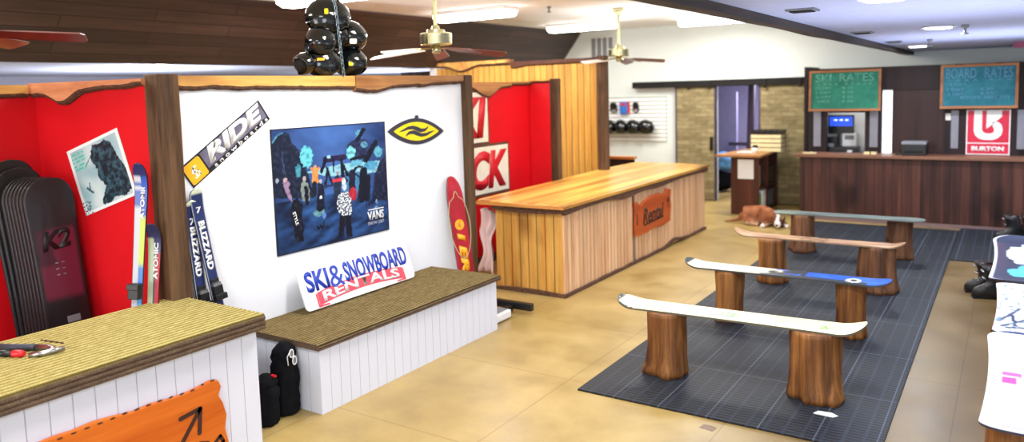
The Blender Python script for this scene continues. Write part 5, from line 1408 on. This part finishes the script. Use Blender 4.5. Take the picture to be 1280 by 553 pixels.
obj('tray', b, 'black', r)
r = thing('paper_cup', 'white paper cup with dark lid on the shelf unit', 'cup', (-3.6, 12.75, 1.0))
b = bm_new(); lathe(b, [(.035, 1.0), (.045, 1.1)], 18, Matrix.Translation((-3.57, 12.75, 0))); obj('cup', b, 'white', r)
b = bm_new(); lathe(b, [(.047, 1.1), (.048, 1.115), (.04, 1.125), (.038, 1.14)], 18, Matrix.Translation((-3.57, 12.75, 0))); obj('lid', b, 'black', r)
b = bm_new(); prism(b, [(-.14, -.1), (.12, -.12), (.14, .1), (-.12, .12)], .012, Matrix.Translation((-3.75, 12.9, 1.0))); o = obj('paper_pile', b, 'paper'); tag(o, 'loose papers left of the cup on the shelf unit', 'paper')
for nm, bx, mt, lb, ct in (('folder', (-3.52, -3.45, 12.52, 12.60, .47, .80), 'yellow_folder', 'yellow folder upright in the shelf unit', 'folder'), ('storage_box', (-3.8, -3.5, 12.62, 12.95, .45, .80), 'navy', 'dark blue box on the upper shelf', 'box'), ('green_carton', (-3.7, -3.45, 12.53, 12.68, .07, .34), 'green_box', 'green carton on the bottom shelf', 'box'), ('white_carton', (-3.75, -3.45, 12.72, 12.97, .07, .38), 'paper', 'white carton next to the green one on the bottom shelf', 'box'), ('black_box', (-3.8, -3.46, 13.06, 13.5, .45, .75), 'black', 'black box in the far compartment of the upper shelf', 'box'), ('grey_box', (-3.8, -3.46, 13.1, 13.5, .07, .33), 'grey', 'grey box in the far lower compartment', 'box')):
    b = bm_new(); box(b, *bx); o = obj(nm, b, mt, bevel=.004); tag(o, lb, ct)
# things beyond the opening
def lump(name, x, y, z, s, mt, label, cat):
    b = bm_new(); ellipsoid(b, Matrix.Translation((x, y, z+s[2])) @ Matrix.Diagonal((*s, 1)), 20, 12)
    for v in b.verts: v.co += v.normal*0 + Vector((nz(v.co.x*14, v.co.z*14), nz(v.co.y*14, v.co.z*14, 3), nz(v.co.x*14, v.co.y*14, 6)))*.05
    o = obj(name, b, mt); tag(o, label, cat)
lump('duffel_bag', -4.95, 15.1, 0.02, (.35, .22, .2), 'black_cloth', 'black duffel bag on floor beyond the stone door', 'bag')
lump('blue_jacket', -4.85, 15.1, .43, (.3, .2, .19), 'blue_bag', 'crumpled pale blue and white jacket on top of the duffel bag', 'jacket')

# ------------------------------------------------------------------ sleeping dog
def dog():
    me = bpy.data.meshes.new('d'); 
    V = [(-.02, .0, .13), (.13, -.02, .135), (.27, -.05, .13), (.36, -.13, .12), (.42, -.23, .085), (.44, -.33, .06), (.445, -.40, .048),
         (-.14, .0, .11), (-.25, -.02, .05), (-.36, -.04, .03), (-.46, -.06, .02),
         (-.10, -.10, .06), (.02, -.20, .035), (.12, -.22, .03), (-.05, -.22, .03),
         (.26, -.16, .05), (.22, -.28, .03), (.20, -.38, .025),
         (.42, -.02, .05), (.52, -.12, .03), (.56, -.26, .025)]
    R = [.125, .135, .12, .085, .085, .052, .036, .095, .03, .018, .012, .06, .032, .028, .026, .05, .034, .03, .05, .034, .03]
    E = [(0, 1), (1, 2), (2, 3), (3, 4), (4, 5), (5, 6), (0, 7), (7, 8), (8, 9), (9, 10), (7, 11), (11, 12), (12, 13), (11, 14), (2, 15), (15, 16), (16, 17), (2, 18), (18, 19), (19, 20)]
    me.from_pydata([Vector(v) for v in V], E, [])
    o = bpy.data.objects.new('d', me); COL.objects.link(o)
    o.modifiers.new('s', 'SKIN'); sv = me.skin_vertices[0].data
    for i, r_ in enumerate(R): sv[i].radius = (r_, r_)
    sv[0].use_root = True
    md = o.modifiers.new('u', 'SUBSURF'); md.levels = 2
    bpy.context.view_layer.update()
    dg = bpy.context.evaluated_depsgraph_get(); m2 = bpy.data.meshes.new_from_object(o.evaluated_get(dg)); bpy.data.objects.remove(o)
    b = bm_new(); b.from_mesh(m2); lay = b.loops.layers.float_color.new('Col')
    for v in b.verts: v.co.z = max(v.co.z, .004)
    for f in b.faces:
        f.smooth = True
        for l in f.loops:
            p = l.vert.co; c = mix(rgb(120, 68, 42), rgb(172, 112, 78), max(0, min(1, .5+nz(p.x*14, p.y*14, p.z*14))))
            if p.z < .05: c = rgb(206, 170, 140)
            if p.x > .34 and p.y < -.12:
                c = rgb(112, 70, 46)
                if abs(p.x-.435) < .022 or p.y < -.33 or p.z < .05: c = rgb(226, 214, 210)
            if p.x < -.2: c = rgb(150, 104, 70)
            if p.y < -.34 and p.x > .5 or (p.y < -.33 and p.x < .3): c = rgb(230, 220, 214)
            l[lay] = (*c, 1)
    return b
X0, Y0 = -3.30, 11.72
Td = Matrix.Translation((X0, Y0, .0)) @ Matrix.Rotation(.05, 4, 'Z') @ Matrix.Diagonal((.95, .95, 1.2, 1))
r = thing('dog', 'small orange-brown dog with white muzzle lying on the floor beside the shelf unit', 'dog', (X0, Y0, 0))
b = dog(); b.transform(Td); obj('body', b, 'fur', r)
for sx, nm in ((-1, 'ear'), (1, 'ear')):
    b = bm_new(); ellipsoid(b, Td @ Matrix.Translation((.425+sx*.075, -.20, .085)) @ Matrix.Rotation(sx*.4, 4, 'Y') @ Matrix.Diagonal((.02, .045, .06, 1)), 14, 9); obj(nm, b, plain('dog_ear_fur', rgb(66, 40, 30), .9), r)
for sx in (-1, 1):
    b = bm_new(); ellipsoid(b, Td @ Matrix.Translation((.435+sx*.035, -.29, .105)) @ Matrix.Scale(.010, 4), 10, 8); obj('eye', b, 'black_gloss', r)
b = bm_new(); ellipsoid(b, Td @ Matrix.Translation((.446, -.435, .058)) @ Matrix.Diagonal((.018, .012, .013, 1)), 12, 8); obj('nose', b, 'black_gloss', r)

# ------------------------------------------------------------------ world and rear fill lamps
w = bpy.data.worlds.new('world'); scn.world = w; w.use_nodes = True
w.node_tree.nodes['Background'].inputs[0].default_value = (.86, .92, 1, 1); w.node_tree.nodes['Background'].inputs[1].default_value = 1.0
# soft area lamps added behind the camera as fill
for x, y, wd, e, c in ((-5.5, -3.2, 3, 130, (1, .98, .94)), (.8, -2.2, 3, 130, (.84, .91, 1))):
    ld = bpy.data.lights.new('soft_fill', 'AREA'); ld.shape = 'RECTANGLE'; ld.size = wd; ld.size_y = 1.8; ld.energy = e; ld.color = c
    lo_ = bpy.data.objects.new('rear_fill', ld); lo_.location = (x, y, 1.6); lo_.rotation_euler = (PI/2, 0, 0); COL.objects.link(lo_)
